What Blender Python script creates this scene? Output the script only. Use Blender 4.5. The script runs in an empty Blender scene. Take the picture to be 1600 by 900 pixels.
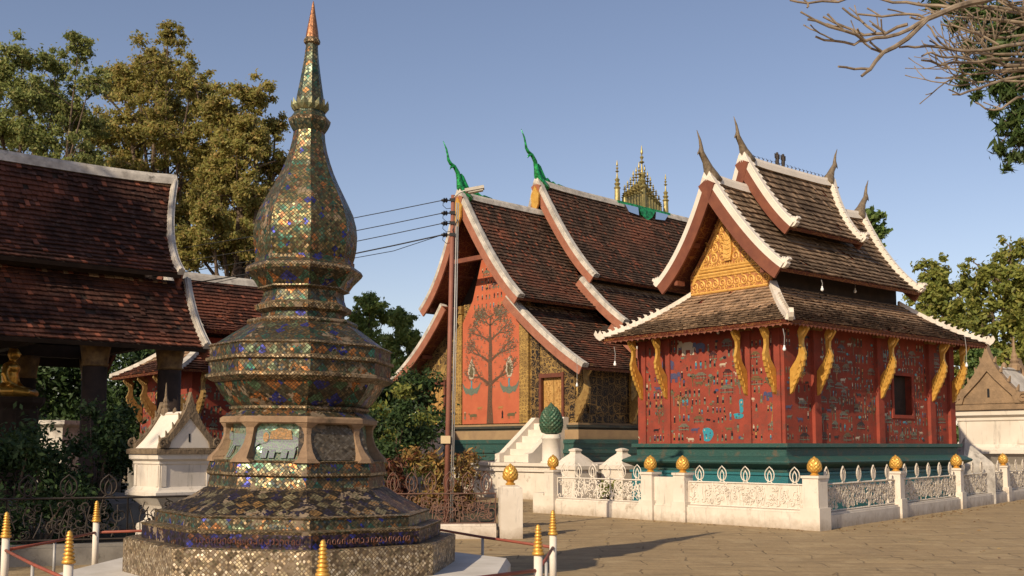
import bpy, math, random
import numpy as np
from mathutils import Vector, Matrix

# ------------------------------------------------------------------ camera, sky, sun, exposure
SC = bpy.context.scene
COL = SC.collection
PI = math.pi
FPX, EYE, PITCH, CY = 1650.0, 1.65, math.radians(5), 553.0
cam_d = bpy.data.cameras.new('camera')
cam = bpy.data.objects.new('camera', cam_d)
COL.objects.link(cam)
cam.location = (0, 0, EYE)
cam.rotation_euler = (PI / 2 + PITCH, 0, 0)
cam_d.sensor_fit = 'HORIZONTAL'
cam_d.sensor_width = 36
cam_d.lens = 36 * FPX / 1600
cam_d.shift_y = (CY - 450) / 1600
cam_d.clip_end = 2000
SC.camera = cam
SUN_EL = math.radians(30.5)
SUN_H = Vector((-0.566, -0.824, 0)).normalized()
TO_SUN = Vector((SUN_H.x * math.cos(SUN_EL), SUN_H.y * math.cos(SUN_EL), math.sin(SUN_EL)))
W = bpy.data.worlds.new("World")
SC.world = W
W.use_nodes = True
wn = W.node_tree
wn.nodes.clear()
sky = wn.nodes.new('ShaderNodeTexSky')
sky.sky_type = 'NISHITA'
sky.sun_disc = False
sky.sun_elevation = SUN_EL
sky.sun_rotation = math.atan2(SUN_H.x, SUN_H.y)
sky.altitude = 300
sky.air_density = 1.0
sky.dust_density = 0.8
sky.ozone_density = 3.0
bgn = wn.nodes.new('ShaderNodeBackground')
bgn.inputs[1].default_value = 0.122
wo = wn.nodes.new('ShaderNodeOutputWorld')
tnt = wn.nodes.new('ShaderNodeMix'); tnt.data_type = 'RGBA'; tnt.blend_type = 'MULTIPLY'   # dry-season dust warms the blue
tnt.inputs[0].default_value = 1.0
tnt.inputs[7].default_value = (1.40, 1.10, .99, 1)
wn.links.new(sky.outputs[0], tnt.inputs[6])
wn.links.new(tnt.outputs[2], bgn.inputs[0])
wn.links.new(bgn.outputs[0], wo.inputs[0])
sl = bpy.data.lights.new('sun', 'SUN')
sl.energy = 5.0
sl.angle = math.radians(0.55)
sl.color = (1.0, 0.84, 0.62)
so = bpy.data.objects.new('sun', sl)
COL.objects.link(so)
so.location = (-20, -20, 30)
so.rotation_euler = (-TO_SUN).to_track_quat('-Z', 'Y').to_euler()
SC.view_settings.view_transform = 'Standard'
SC.view_settings.look = 'None'
SC.view_settings.exposure = 0.0
SC.view_settings.gamma = 1.0
SC.view_settings.use_curve_mapping = False
SC.cycles.sample_clamp_indirect = 4.0
SC.cycles.max_bounces = 6
SC.cycles.diffuse_bounces = 2

rnd = random.Random(7)
nrg = np.random.default_rng(11)
U = rnd.uniform

# ------------------------------------------------------------------ materials
MATS = {}
class NT:
    def __init__(s, name):
        s.mat = bpy.data.materials.new(name)
        s.mat.use_nodes = True
        s.t = s.mat.node_tree
        s.t.nodes.clear()
        s.out = s.t.nodes.new('ShaderNodeOutputMaterial')
    def n(s, typ, **kw):
        nd = s.t.nodes.new(typ)
        for k, v in kw.items():
            setattr(nd, k, v)
        return nd
    def l(s, a, b):
        s.t.links.new(a, b)
    def val(s, node, idx, v):
        if hasattr(v, 'is_output') or isinstance(v, bpy.types.NodeSocket):
            s.l(v, node.inputs[idx])
        else:
            node.inputs[idx].default_value = v
    def math(s, op, a, b=0.0, c=None):
        m = s.n('ShaderNodeMath', operation=op)
        s.val(m, 0, a); s.val(m, 1, b)
        if c is not None: s.val(m, 2, c)
        return m.outputs[0]
    def vmath(s, op, a, b=None, scale=None):
        m = s.n('ShaderNodeVectorMath', operation=op)
        s.val(m, 0, a)
        if b is not None: s.val(m, 1, b)
        if scale is not None: s.val(m, 3, scale)
        return m.outputs[0]
    def mix(s, f, a, b, mode='MIX'):
        m = s.n('ShaderNodeMix', data_type='RGBA', blend_type=mode)
        s.val(m, 0, f)
        s.val(m, 6, c4(a)); s.val(m, 7, c4(b))
        return m.outputs[2]
    def noise(s, scale, vec=None, detail=5, rough=.6):
        t = s.n('ShaderNodeTexNoise')
        t.inputs['Scale'].default_value = scale
        t.inputs['Detail'].default_value = detail
        t.inputs['Roughness'].default_value = rough
        if vec is not None: s.l(vec, t.inputs['Vector'])
        return t.outputs[0]
    def ramp(s, f, stops, interp='LINEAR'):
        r = s.n('ShaderNodeValToRGB')
        r.color_ramp.interpolation = interp
        e = r.color_ramp.elements
        while len(e) < len(stops): e.new(0.5)
        for i, (p, c) in enumerate(stops):
            e[i].position = p; e[i].color = c4(c)
        s.l(f, r.inputs[0])
        return r.outputs[0]
    def bump(s, h, strength=.3, dist=.02, normal=None):
        b = s.n('ShaderNodeBump')
        b.inputs['Strength'].default_value = strength
        b.inputs['Distance'].default_value = dist
        s.l(h, b.inputs['Height'])
        if normal is not None: s.l(normal, b.inputs['Normal'])
        return b.outputs[0]
    def principled(s, col, rough=.8, metal=0.0, normal=None, spec=.3):
        p = s.n('ShaderNodeBsdfPrincipled')
        s.val(p, 'Base Color', c4(col)); s.val(p, 'Roughness', rough); s.val(p, 'Metallic', metal)
        p.inputs['Specular IOR Level'].default_value = spec
        if normal is not None: s.l(normal, p.inputs['Normal'])
        s.l(p.outputs[0], s.out.inputs[0])
        return p
    def obj(s):
        return s.n('ShaderNodeTexCoord').outputs['Object']
    def uv(s):
        return s.n('ShaderNodeTexCoord').outputs['UV']
def c4(c):
    if isinstance(c, (tuple, list)):
        return (c[0], c[1], c[2], 1.0)
    return c

def pmat(name, c1, c2=None, scale=4.0, rough=.8, metal=0.0, bump=.2, bscale=30.0, bdist=.01, island=0.0, lo=.35, hi=.65, spec=.3, c3=None, s3=1.0, t3=.6, dirt=False):
    """A weathered surface: two tones of one noise, an optional stain tone, per-piece variation and fine relief."""
    if name in MATS: return MATS[name]
    t = NT(name); o = t.obj()
    col = c4(c1)
    if c2 is not None:
        col = t.mix(t.ramp(t.noise(scale, o), [(lo, (0, 0, 0)), (hi, (1, 1, 1))]), c1, c2)
    if c3 is not None:
        col = t.mix(t.ramp(t.noise(s3, o, 8, .7), [(t3, (0, 0, 0)), (min(1, t3 + .14), (1, 1, 1))]), col, c3)
    if dirt:      # splashed mud low down and mould running down in streaks
        sp = t.n('ShaderNodeSeparateXYZ'); t.l(o, sp.inputs[0])
        low = t.math('SUBTRACT', 1.0, t.math('MULTIPLY', sp.outputs[2], 4.5))
        f = t.math('MULTIPLY', t.math('ADD', low, t.math('MULTIPLY', t.math('SUBTRACT', t.noise(5, o, 6, .7), .5), 2.2)), .8)
        cl = t.n('ShaderNodeClamp'); t.l(f, cl.inputs[0])
        col = t.mix(t.math('MULTIPLY', cl.outputs[0], .75), col, (.27, .20, .13))
        sm = t.n('ShaderNodeMapping'); sm.inputs['Scale'].default_value = (5, 5, .7); t.l(o, sm.inputs[0])
        k = t.ramp(t.noise(1.8, sm.outputs[0], 6, .7), [(.56, (0, 0, 0)), (.70, (1, 1, 1))])
        col = t.mix(t.math('MULTIPLY', k, .55), col, (.22, .20, .165))
    if island:
        r = t.n('ShaderNodeNewGeometry').outputs['Random Per Island']
        g = t.math('MULTIPLY_ADD', r, 2 * island, 1 - island)
        col = t.vmath('SCALE', t.mix(0.0, col, col), scale=g)
    nm = t.bump(t.noise(bscale, o, 4), bump, bdist) if bump else None
    t.principled(col, rough, metal, nm, spec)
    MATS[name] = t.mat
    return t.mat

def leafmat(name, cols, trans=.35, rough=.55):
    t = NT(name)
    r = t.n('ShaderNodeNewGeometry').outputs['Random Per Island']
    n = len(cols)
    col = t.ramp(r, [(i / max(1, n - 1) if n > 1 else 0, c) for i, c in enumerate(cols)])
    big = t.noise(.35, t.obj(), 3)
    col = t.mix(t.ramp(big, [(.35, (0, 0, 0)), (.65, (1, 1, 1))]), col, t.vmath('SCALE', col, scale=1.35))
    p = t.n('ShaderNodeBsdfPrincipled')
    t.l(col, p.inputs['Base Color']); p.inputs['Roughness'].default_value = rough
    p.inputs['Specular IOR Level'].default_value = .25
    tr = t.n('ShaderNodeBsdfTranslucent'); t.l(col, tr.inputs[0])
    m = t.n('ShaderNodeMixShader'); m.inputs[0].default_value = trans
    t.l(p.outputs[0], m.inputs[1]); t.l(tr.outputs[0], m.inputs[2]); t.l(m.outputs[0], t.out.inputs[0])
    return t.mat

def mosaic(name, cell, base, accent, nco=3, jit=.22, rough=.28, metal=.5, grout=(.03, .024, .016), parity=True, amount=.5, gw=.08, spec=.3, dim=.62):
    """Small mirror tiles set as diamonds: tile tone at random, larger diamonds of accent glass every other cell, each tile a little askew."""
    t = NT(name)
    mp = t.n('ShaderNodeMapping')
    mp.inputs['Rotation'].default_value = (0, 0, PI / 4)
    mp.inputs['Scale'].default_value = (1 / cell, 1 / cell, 1)
    wb = t.n('ShaderNodeTexNoise'); wb.inputs['Scale'].default_value = 5.0; t.l(t.obj(), wb.inputs['Vector'])
    t.l(t.vmath('ADD', t.uv(), t.vmath('SCALE', t.vmath('SUBTRACT', wb.outputs[1], (.5, .5, .5)), scale=.05)), mp.inputs[0])
    p = mp.outputs[0]
    fl = t.vmath('FLOOR', p); fr = t.vmath('FRACTION', p)
    wnz = t.n('ShaderNodeTexWhiteNoise', noise_dimensions='3D'); t.l(fl, wnz.inputs[0])
    pc = t.vmath('SCALE', p, scale=1 / nco)
    flc = t.vmath('FLOOR', pc)
    wc = t.n('ShaderNodeTexWhiteNoise', noise_dimensions='3D'); t.l(flc, wc.inputs[0])
    bcol = t.ramp(wnz.outputs[0], [(i / len(base), c) for i, c in enumerate(base)], 'CONSTANT')
    acol = t.ramp(wc.outputs[0], [(i / len(accent), c) for i, c in enumerate(accent)], 'CONSTANT')
    sx = t.n('ShaderNodeSeparateXYZ'); t.l(flc, sx.inputs[0])
    par = t.math('ABSOLUTE', t.math('MODULO', t.math('ADD', sx.outputs[0], sx.outputs[1]), 2.0))
    wc2 = t.n('ShaderNodeTexWhiteNoise', noise_dimensions='4D'); t.l(flc, wc2.inputs[0]); wc2.inputs['W'].default_value = 5
    keep = t.math('LESS_THAN', wc2.outputs[0], amount)
    mk = t.math('MULTIPLY', par, keep) if parity else keep
    # missing and mismatched tiles inside a diamond
    mk = t.math('MULTIPLY', mk, t.math('LESS_THAN', wnz.outputs[0], .88))
    col = t.mix(mk, bcol, acol)
    v = t.n('ShaderNodeSeparateColor'); t.l(wnz.outputs[1], v.inputs[0])
    col = t.vmath('SCALE', col, scale=t.math('MULTIPLY_ADD', v.outputs[2], .9 * dim, .5 * dim))
    sf = t.n('ShaderNodeSeparateXYZ'); t.l(fr, sf.inputs[0])
    ex = t.math('MINIMUM', sf.outputs[0], t.math('SUBTRACT', 1.0, sf.outputs[0]))
    ey = t.math('MINIMUM', sf.outputs[1], t.math('SUBTRACT', 1.0, sf.outputs[1]))
    e = t.math('MINIMUM', ex, ey)
    g = t.math('LESS_THAN', e, gw)
    dirt = t.ramp(t.noise(2.2, t.obj(), 7, .7), [(.42, (0, 0, 0)), (.66, (1, 1, 1))])
    col = t.mix(t.math('MULTIPLY', dirt, .35), col, (.09, .065, .04))
    lost = t.math('GREATER_THAN', t.math('ADD', t.noise(3.4, t.vmath('ADD', t.obj(), (9, 2, 4)), 6, .65), t.math('MULTIPLY', wnz.outputs[0], .09)), .655)
    g = t.math('MAXIMUM', g, lost)
    grey = t.ramp(t.noise(7, t.obj(), 5), [(.3, (.5, .5, .5)), (.7, (1, 1, 1))])
    col = t.mix(g, col, t.mix(lost, grout, t.mix(1.0, (.24, .18, .12), grey, 'MULTIPLY')))
    off = t.vmath('SCALE', t.vmath('SUBTRACT', wnz.outputs[1], (.5, .5, .5)), scale=jit)
    nrm = t.vmath('NORMALIZE', t.vmath('ADD', t.n('ShaderNodeNewGeometry').outputs['Normal'], off))
    rg = t.math('MAXIMUM', t.math('MULTIPLY', g, .8), t.math('MULTIPLY_ADD', dirt, .3, rough))
    mt = t.math('MULTIPLY', t.math('SUBTRACT', 1.0, g), metal)
    t.principled(col, rg, mt, nrm, spec)
    MATS[name] = t.mat
    return t.mat

def stencil(name, dark, gold, scale=9.0, w=.5, metal=.3, stripes=True):
    """Gold leaf stencilling on dark lacquer, rubbed thin in places."""
    t = NT(name); o = t.obj()
    vo = t.n('ShaderNodeTexVoronoi', feature='DISTANCE_TO_EDGE'); vo.inputs['Scale'].default_value = scale
    vo.inputs['Randomness'].default_value = .55; t.l(o, vo.inputs['Vector'])
    v2 = t.n('ShaderNodeTexVoronoi', feature='F1'); v2.inputs['Scale'].default_value = scale * 2.1; t.l(o, v2.inputs['Vector'])
    a = t.math('LESS_THAN', vo.outputs[0], .07 * w * 2)
    b = t.math('LESS_THAN', t.math('PINGPONG', v2.outputs[0], .18), .07 * w * 2)
    m = t.math('MAXIMUM', a, b)
    wear = t.ramp(t.noise(2.5, o, 8, .7), [(.38, (0, 0, 0)), (.6, (1, 1, 1))])
    m = t.math('MULTIPLY', m, t.math('MULTIPLY_ADD', wear, -.6, 1.0))
    col = t.mix(m, dark, gold)
    t.principled(col, .55, t.math('MULTIPLY', m, metal), t.bump(m, .3, .01), .3)
    MATS[name] = t.mat
    return t.mat

def tilemat(name, dark, mid, hot, hotamt=.15, lichen=(.3, .27, .22), la=.3):
    """Old clay tiles: each tile its own tone, some bare orange clay, soot and lichen."""
    t = NT(name); o = t.obj()
    r = t.n('ShaderNodeNewGeometry').outputs['Random Per Island']
    col = t.ramp(r, [(0, dark), (.6, mid), (1 - hotamt, mid), (1 - hotamt * .9, hot), (1, hot)])
    n1 = t.ramp(t.noise(.9, o, 6, .65), [(.38, (0, 0, 0)), (.62, (1, 1, 1))])
    col = t.mix(t.math('MULTIPLY', n1, .65), col, dark)
    n2 = t.ramp(t.noise(6, o, 8, .7), [(.55, (0, 0, 0)), (.7, (1, 1, 1))])
    sm = t.n('ShaderNodeMapping'); sm.inputs['Scale'].default_value = (2.6, .5, .35); t.l(o, sm.inputs[0])
    n3 = t.ramp(t.noise(1.6, sm.outputs[0], 6, .7), [(.42, (0, 0, 0)), (.60, (1, 1, 1))])
    col = t.mix(t.math('MULTIPLY', n3, .6), col, t.vmath('SCALE', col, scale=.38))
    n4 = t.ramp(t.noise(.6, t.vmath('ADD', o, (5, 3, 1)), 4, .6), [(.50, (0, 0, 0)), (.66, (1, 1, 1))])
    col = t.mix(t.math('MULTIPLY', n4, .35), col, hot)
    col = t.mix(t.math('MULTIPLY', n2, la), col, lichen)
    t.principled(col, .85, 0, t.bump(t.noise(40, o, 3), .3, .01), .2)
    MATS[name] = t.mat
    return t.mat

white = pmat('lime_wash', (.68, .61, .52), (.60, .53, .44), 2.0, .85, bump=.15, c3=(.34, .28, .21), s3=2.6, t3=.58, dirt=True)
white_clean = pmat('white_paint', (.70, .63, .54), (.62, .56, .47), 3.0, .8, bump=.12, c3=(.45, .38, .3), s3=1.7, t3=.68)
white_old = pmat('weathered_plaster', (.62, .57, .49), (.30, .27, .23), 3.5, .9, bump=.3, lo=.35, hi=.7, c3=(.13, .115, .10), s3=5, t3=.58)
redwood = pmat('red_painted_wood', (.20, .070, .038), (.15, .05, .03), 3.0, .7, bump=.2, bscale=20)
soffit = stencil('red_soffit_with_gold_flowers', (.10, .022, .014), (.34, .16, .05), 4.2, .18, .1)
fascia_terra = pmat('terracotta_painted_fascia', (.34, .14, .085), (.26, .10, .06), 3.0, .7, bump=.2, bscale=20, c3=(.18, .08, .05), s3=4, t3=.6)
darkwood = pmat('dark_wood', (.045, .028, .020), (.025, .017, .013), 4, .8)
redwall = pmat('red_wall', (.29, .060, .038), (.20, .047, .032), 2.4, .8, bump=.3, bscale=40, c3=(.13, .06, .045), s3=4.0, t3=.54, spec=.12)
orange_wall = pmat('orange_red_wall', (.47, .125, .058), (.40, .10, .048), 2.0, .75, bump=.2, c3=(.33, .11, .05), s3=2.2, t3=.62)
gold = pmat('gold_paint', (.72, .42, .09), (.56, .29, .05), 6, .42, .45, bump=.25, bscale=25, c3=(.30, .14, .03), s3=9, t3=.62, spec=.5)
gold_carved = pmat('gilded_carving', (.74, .44, .12), (.60, .33, .08), 8, .5, .25, bump=.6, bscale=22, bdist=.03, c3=(.28, .12, .03), s3=12, t3=.6, spec=.4)
gold_dull = pmat('old_gilding', (.40, .26, .09), (.26, .15, .05), 9, .5, .4, bump=.4, c3=(.07, .045, .02), s3=14, t3=.6)
teal = pmat('teal_mosaic', (.018, .065, .055), (.040, .105, .09), 55, .5, .1, bump=.5, bscale=70, lo=.4, hi=.6, c3=(.11, .09, .06), s3=3.2, t3=.54, spec=.5)
blueteal = pmat('blue_teal_mosaic', (.020, .13, .15), (.04, .19, .205), 60, .4, .15, bump=.4, bscale=90, lo=.42, hi=.58, c3=(.12, .11, .07), s3=3.3, t3=.56, spec=.5)
tanband = pmat('tan_render', (.34, .23, .12), (.27, .18, .10), 2.5, .8, bump=.3)
lacquer = stencil('gold_stencil_on_lacquer', (.050, .030, .018), (.46, .29, .09), 4.4, .46, .3)
lacquer_dense = stencil('dense_gold_stencil', (.10, .055, .022), (.56, .35, .10), 7.5, .62, .3)
lacquer_dark = stencil('gold_stencil_on_black', (.018, .013, .010), (.30, .18, .06), 3.2, .34, .3)
rust = pmat('rusty_iron', (.13, .075, .055), (.20, .11, .08), 12, .75, .2, bump=.3)
darkiron = pmat('dark_iron', (.035, .03, .027), (.06, .045, .035), 10, .7, .2, bump=.2)
rail_red = pmat('red_painted_pipe', (.30, .075, .045), (.20, .06, .04), 5, .55, bump=.1)
pole_m = pmat('brown_red_pole_paint', (.27, .11, .075), (.21, .085, .06), 3, .6, bump=.1)
grey_m = pmat('grey_conduit', (.38, .37, .35), (.30, .29, .28), 4, .5, .2, bump=.05)
black_m = pmat('black_rubber', (.015, .015, .016), None, rough=.5, bump=0)
porcelain = pmat('white_glass', (.8, .8, .78), None, rough=.25, bump=0, spec=.5)
bark = pmat('bark', (.16, .115, .08), (.085, .06, .042), 6, .9, bump=.6, bscale=14, bdist=.05)
frang_bark = pmat('pale_branch_bark', (.30, .235, .165), (.13, .10, .07), 9, .8, bump=.35, bscale=30)
tile_chapel = tilemat('brown_clay_tiles', (.085, .056, .036), (.235, .16, .10), (.40, .27, .17), .16, (.34, .26, .17), .5)
tile_sim = tilemat('dark_clay_tiles', (.055, .036, .026), (.145, .084, .055), (.34, .11, .06), .10, (.20, .165, .125), .35)
tile_left = tilemat('red_clay_tiles', (.040, .019, .014), (.095, .038, .025), (.34, .11, .06), .10, (.30, .22, .18), .2)
copper = pmat('copper_mosaic', (.36, .17, .08), (.20, .09, .045), 40, .35, .6, bump=.4, bscale=60, lo=.4, hi=.6)
door_gold = pmat('worn_door_gilding', (.52, .31, .10), (.38, .20, .06), 8, .55, .2, bump=.6, bscale=22, bdist=.03, c3=(.22, .10, .03), s3=12, t3=.58)
concrete = pmat('grey_concrete', (.24, .22, .19), (.15, .135, .115), 3, .9, bump=.35, c3=(.07, .062, .05), s3=4, t3=.58)
DKG, GRN, TQ, ORG, BLU, BRN, PAL, BLK = (.045, .05, .03), (.11, .17, .075), (.045, .17, .12), (.50, .19, .055), (.035, .05, .34), (.13, .085, .045), (.40, .34, .19), (.022, .02, .02)
m_bulb = mosaic('mirror_mosaic_bulb', .030, [(.20, .19, .08), (.13, .14, .06), (.27, .20, .08), (.08, .12, .07), (.17, .11, .05)], [ORG, (.42, .2, .09), (.12, .22, .13), BLU, (.5, .36, .18), TQ, (.2, .2, .14)], 2, amount=.62, grout=(.04, .032, .02), gw=.1, jit=.20, metal=.48, rough=.30, dim=.62, spec=.25)
m_spire = mosaic('mirror_mosaic_spire', .030, [(.13, .17, .10), (.09, .13, .09), (.2, .19, .11), (.06, .11, .09)], [(.36, .32, .18), TQ, (.45, .22, .07)], 2, amount=.4, jit=.20, metal=.48, rough=.30, dim=.62, spec=.25)
m_big = mosaic('glass_diamond_mosaic', .028, [(.08, .075, .045), (.12, .085, .045), (.09, .09, .06), (.15, .115, .06)], [ORG, TQ, (.10, .2, .1), BLU, ORG], 5, amount=.95, jit=.20, metal=.48, rough=.30, dim=.62, spec=.25)
m_mix = mosaic('mixed_glass_mosaic', .028, [(.08, .085, .05), (.13, .13, .07), (.16, .11, .055), (.21, .15, .075), (.07, .09, .09)], [ORG, TQ, BLU, (.42, .2, .07), (.2, .26, .15)], 3, amount=.75, jit=.20, metal=.48, rough=.30, dim=.62, spec=.25)
m_slope = mosaic('dark_slanting_mosaic', .026, [BLK, (.03, .025, .04), (.05, .04, .03), (.20, .14, .08)], [PAL, (.50, .28, .10), (.02, .02, .10), PAL, (.04, .04, .09)], 4, amount=.85, parity=True, jit=.20, metal=.48, rough=.30, dim=.62, spec=.25)
m_blue = mosaic('blue_glass_mosaic', .028, [(.04, .03, .09), (.06, .04, .13), (.07, .045, .04), (.03, .03, .05)], [(.04, .05, .34), (.22, .09, .05), (.05, .03, .10)], 2, amount=.45, jit=.20, metal=.48, rough=.30, dim=.62, spec=.25)
m_plinth = mosaic('small_mirror_plinth', .030, [(.42, .34, .22), (.33, .25, .15), (.48, .41, .30), (.16, .12, .08)], [(.34, .28, .17), (.12, .10, .06)], 2, amount=.4, jit=.35, metal=.45, grout=(.13, .09, .055), gw=.12, dim=1.05)
m_green = mosaic('green_mirror_panel', .030, [(.20, .34, .24), (.22, .38, .27), (.16, .29, .21), (.28, .38, .27)], [(.12, .25, .16)], 2, amount=.3, jit=.16, grout=(.22, .2, .13), dim=.85)
m_grey = mosaic('grey_mirror_panel', .034, [(.22, .19, .14), (.30, .26, .20), (.16, .13, .09)], [(.24, .2, .15)], 2, amount=.3, jit=.3, grout=(.08, .06, .04))
m_edge = mosaic('glitter_moulding', .026, [(.36, .26, .14), (.22, .15, .08), (.14, .10, .06), (.42, .32, .19)], [(.3, .16, .06), (.1, .12, .06)], 2, amount=.4, gw=.1, jit=.20, metal=.35, rough=.34, dim=.9, spec=.25)
stone_m = pmat('worn_cement_frame', (.30, .20, .12), (.20, .13, .08), 6, .8, .1, bump=.6, bscale=45, c3=(.09, .065, .04), s3=5, t3=.58)
m_eleph = pmat('purple_elephant_glass', (.15, .14, .19), (.15, .22, .16), 60, .4, bump=.5, bscale=60, lo=.47, hi=.53)
m_orange = pmat('orange_glass', (.36, .19, .07), (.20, .13, .06), 45, .35, bump=.4, bscale=60, lo=.45, hi=.55)
m_letters = pmat('worn_orange_letters', (.20, .08, .04), (.08, .04, .05), 30, .5, bump=.2)
tile_tan = pmat('dusty_sunlit_tan_tiles', (.42, .28, .17), (.29, .19, .12), 3, .85, bump=.3, island=.25, c3=(.12, .08, .05), s3=2.2, t3=.56)  # top courses: mortar dust tone plus the sun's brightness put into the colour
cap_dark = pmat('dim_gilt_capital', (.20, .12, .045), (.08, .045, .02), 7, .6, .2, bump=.4)

# ------------------------------------------------------------------ mesh helpers
class MB:
    """Collects faces and links them as one mesh object."""
    def __init__(s):
        s.v = []; s.f = []; s.m = []; s.u = []
    def add(s, vs, fs, mi=0, uvs=None):
        o = len(s.v)
        s.v.extend(vs)
        for k, f in enumerate(fs):
            s.f.append(tuple(i + o for i in f)); s.m.append(mi)
            s.u.append(uvs[k] if uvs else None)
    def box(s, x0, x1, y0, y1, z0, z1, mi=0):
        v = [(x0, y0, z0), (x1, y0, z0), (x1, y1, z0), (x0, y1, z0), (x0, y0, z1), (x1, y0, z1), (x1, y1, z1), (x0, y1, z1)]
        s.add(v, [(0, 3, 2, 1), (4, 5, 6, 7), (0, 1, 5, 4), (1, 2, 6, 5), (2, 3, 7, 6), (3, 0, 4, 7)], mi)
    def obox(s, c, ax, ay, az, mi=0):
        c, ax, ay, az = Vector(c), Vector(ax), Vector(ay), Vector(az)
        v = [tuple(c + ax * i + ay * j + az * k) for k in (-1, 1) for i, j in ((-1, -1), (1, -1), (1, 1), (-1, 1))]
        s.add(v, [(0, 3, 2, 1), (4, 5, 6, 7), (0, 1, 5, 4), (1, 2, 6, 5), (2, 3, 7, 6), (3, 0, 4, 7)], mi)
    def prism(s, poly, fn, d0, d1, mi=0):
        n = len(poly)
        v = [fn(a, b, d0) for a, b in poly] + [fn(a, b, d1) for a, b in poly]
        fs = [tuple(range(n)), tuple(range(2 * n - 1, n - 1, -1))]
        fs += [(i, i + n, (i + 1) % n + n, (i + 1) % n) for i in range(n)]
        s.add(v, fs, mi)
    def tube(s, pts, rad, n=6, mi=0, flat=1.0, cap=True):
        pts = [Vector(p) for p in pts]
        if not isinstance(rad, (list, tuple)): rad = [rad] * len(pts)
        v = []; up0 = None
        for i, p in enumerate(pts):
            t = (pts[min(i + 1, len(pts) - 1)] - pts[max(i - 1, 0)])
            if t.length < 1e-9: t = Vector((0, 0, 1))
            t.normalize()
            if up0 is None:
                up0 = Vector((0, 0, 1)) if abs(t.z) < .9 else Vector((0, 1, 0))
            a = t.cross(up0)
            if a.length < 1e-4: a = t.cross(Vector((1, 0, 0)))
            a.normalize(); b = a.cross(t).normalized(); up0 = b
            for k in range(n):
                an = 2 * PI * k / n
                v.append(tuple(p + a * (math.cos(an) * rad[i] * flat) + b * (math.sin(an) * rad[i])))
        fs = []
        for i in range(len(pts) - 1):
            for k in range(n):
                fs.append((i * n + k, i * n + (k + 1) % n, (i + 1) * n + (k + 1) % n, (i + 1) * n + k))
        if cap:
            fs.append(tuple(range(n - 1, -1, -1))); fs.append(tuple(range((len(pts) - 1) * n, len(pts) * n)))
        s.add(v, fs, mi)
    def ring(s, prof, n=16, cx=0, cy=0, rot=0.0, mats=None, sx=1.0, sy=1.0, capt=True):
        """Turned body from (radius, z) pairs; UVs per facet in metres."""
        v = []
        for r, z in prof:
            for k in range(n):
                a = rot + 2 * PI * k / n
                v.append((cx + r * sx * math.cos(a), cy + r * sy * math.sin(a), z))
        o = len(s.v); s.v.extend(v)
        L = 0.0
        for i in range(len(prof) - 1):
            (r0, z0), (r1, z1) = prof[i], prof[i + 1]
            d = math.hypot(r1 - r0, z1 - z0)
            w0, w1 = r0 * math.sin(PI / n), r1 * math.sin(PI / n)
            for k in range(n):
                s.f.append((o + i * n + k, o + i * n + (k + 1) % n, o + (i + 1) * n + (k + 1) % n, o + (i + 1) * n + k))
                s.m.append(mats[i] if mats else 0)
                s.u.append([(-w0 + k * 7.13, L), (w0 + k * 7.13, L), (w1 + k * 7.13, L + d), (-w1 + k * 7.13, L + d)])
            L += d
        if capt:
            s.f.append(tuple(o + k for k in range(n - 1, -1, -1))); s.m.append(mats[0] if mats else 0); s.u.append(None)
            q = (len(prof) - 1) * n
            s.f.append(tuple(o + q + k for k in range(n))); s.m.append(mats[-1] if mats else 0); s.u.append(None)
    def build(s, name, mats, parent=None, smooth=False, loc=None, rz=None):
        me = bpy.data.meshes.new(name)
        me.from_pydata(s.v, [], s.f)
        if not isinstance(mats, (list, tuple)): mats = [mats]
        for m in mats: me.materials.append(m)
        if len(mats) > 1: me.polygons.foreach_set('material_index', s.m)
        if any(u is not None for u in s.u):
            ul = me.uv_layers.new(name='UVMap'); data = []
            for f, u in zip(s.f, s.u):
                data.extend(u if u else [(0.0, 0.0)] * len(f))
            ul.data.foreach_set('uv', [c for p in data for c in p])
        if smooth: me.polygons.foreach_set('use_smooth', [True] * len(me.polygons))
        me.update()
        ob = bpy.data.objects.new(name, me)
        COL.objects.link(ob)
        if parent is not None: ob.parent = parent
        if loc is not None: ob.location = loc
        if rz is not None: ob.rotation_euler = (0, 0, rz)
        return ob

def tag(o, label=None, cat=None, group=None, kind=None):
    for k, v in (('label', label), ('category', cat), ('group', group), ('kind', kind)):
        if v: o[k] = v
    return o
def thing(name, label, cat, loc=(0, 0, 0), rz=0.0, group=None):
    o = bpy.data.objects.new(name, None); COL.objects.link(o)
    o.location = loc; o.rotation_euler = (0, 0, rz); o.empty_display_size = .2
    return tag(o, label, cat, group)
def dup(root, loc, rz, label, group=None):
    kids = {}
    def cp(o, par):
        c = o.copy(); COL.objects.link(c); c.parent = par
        for ch in list(o.children): cp(ch, c)
        return c
    r = cp(root, None); r.location = loc; r.rotation_euler = (0, 0, rz); r['label'] = label
    if group: r['group'] = group
    return r
def tocal(x, Y, z): return (x, Y, z)
def zpx(py, Y):
    """Height in metres of something seen at picture row py when it stands Y metres off."""
    t = (CY - py) / FPX; c, s = math.cos(PITCH), math.sin(PITCH)
    return EYE + Y * (t * c + s) / (c - t * s)
def xpx(px, Y, z=EYE):
    return (px - 800) / FPX * (Y * math.cos(PITCH) + (z - EYE) * math.sin(PITCH))
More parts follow.
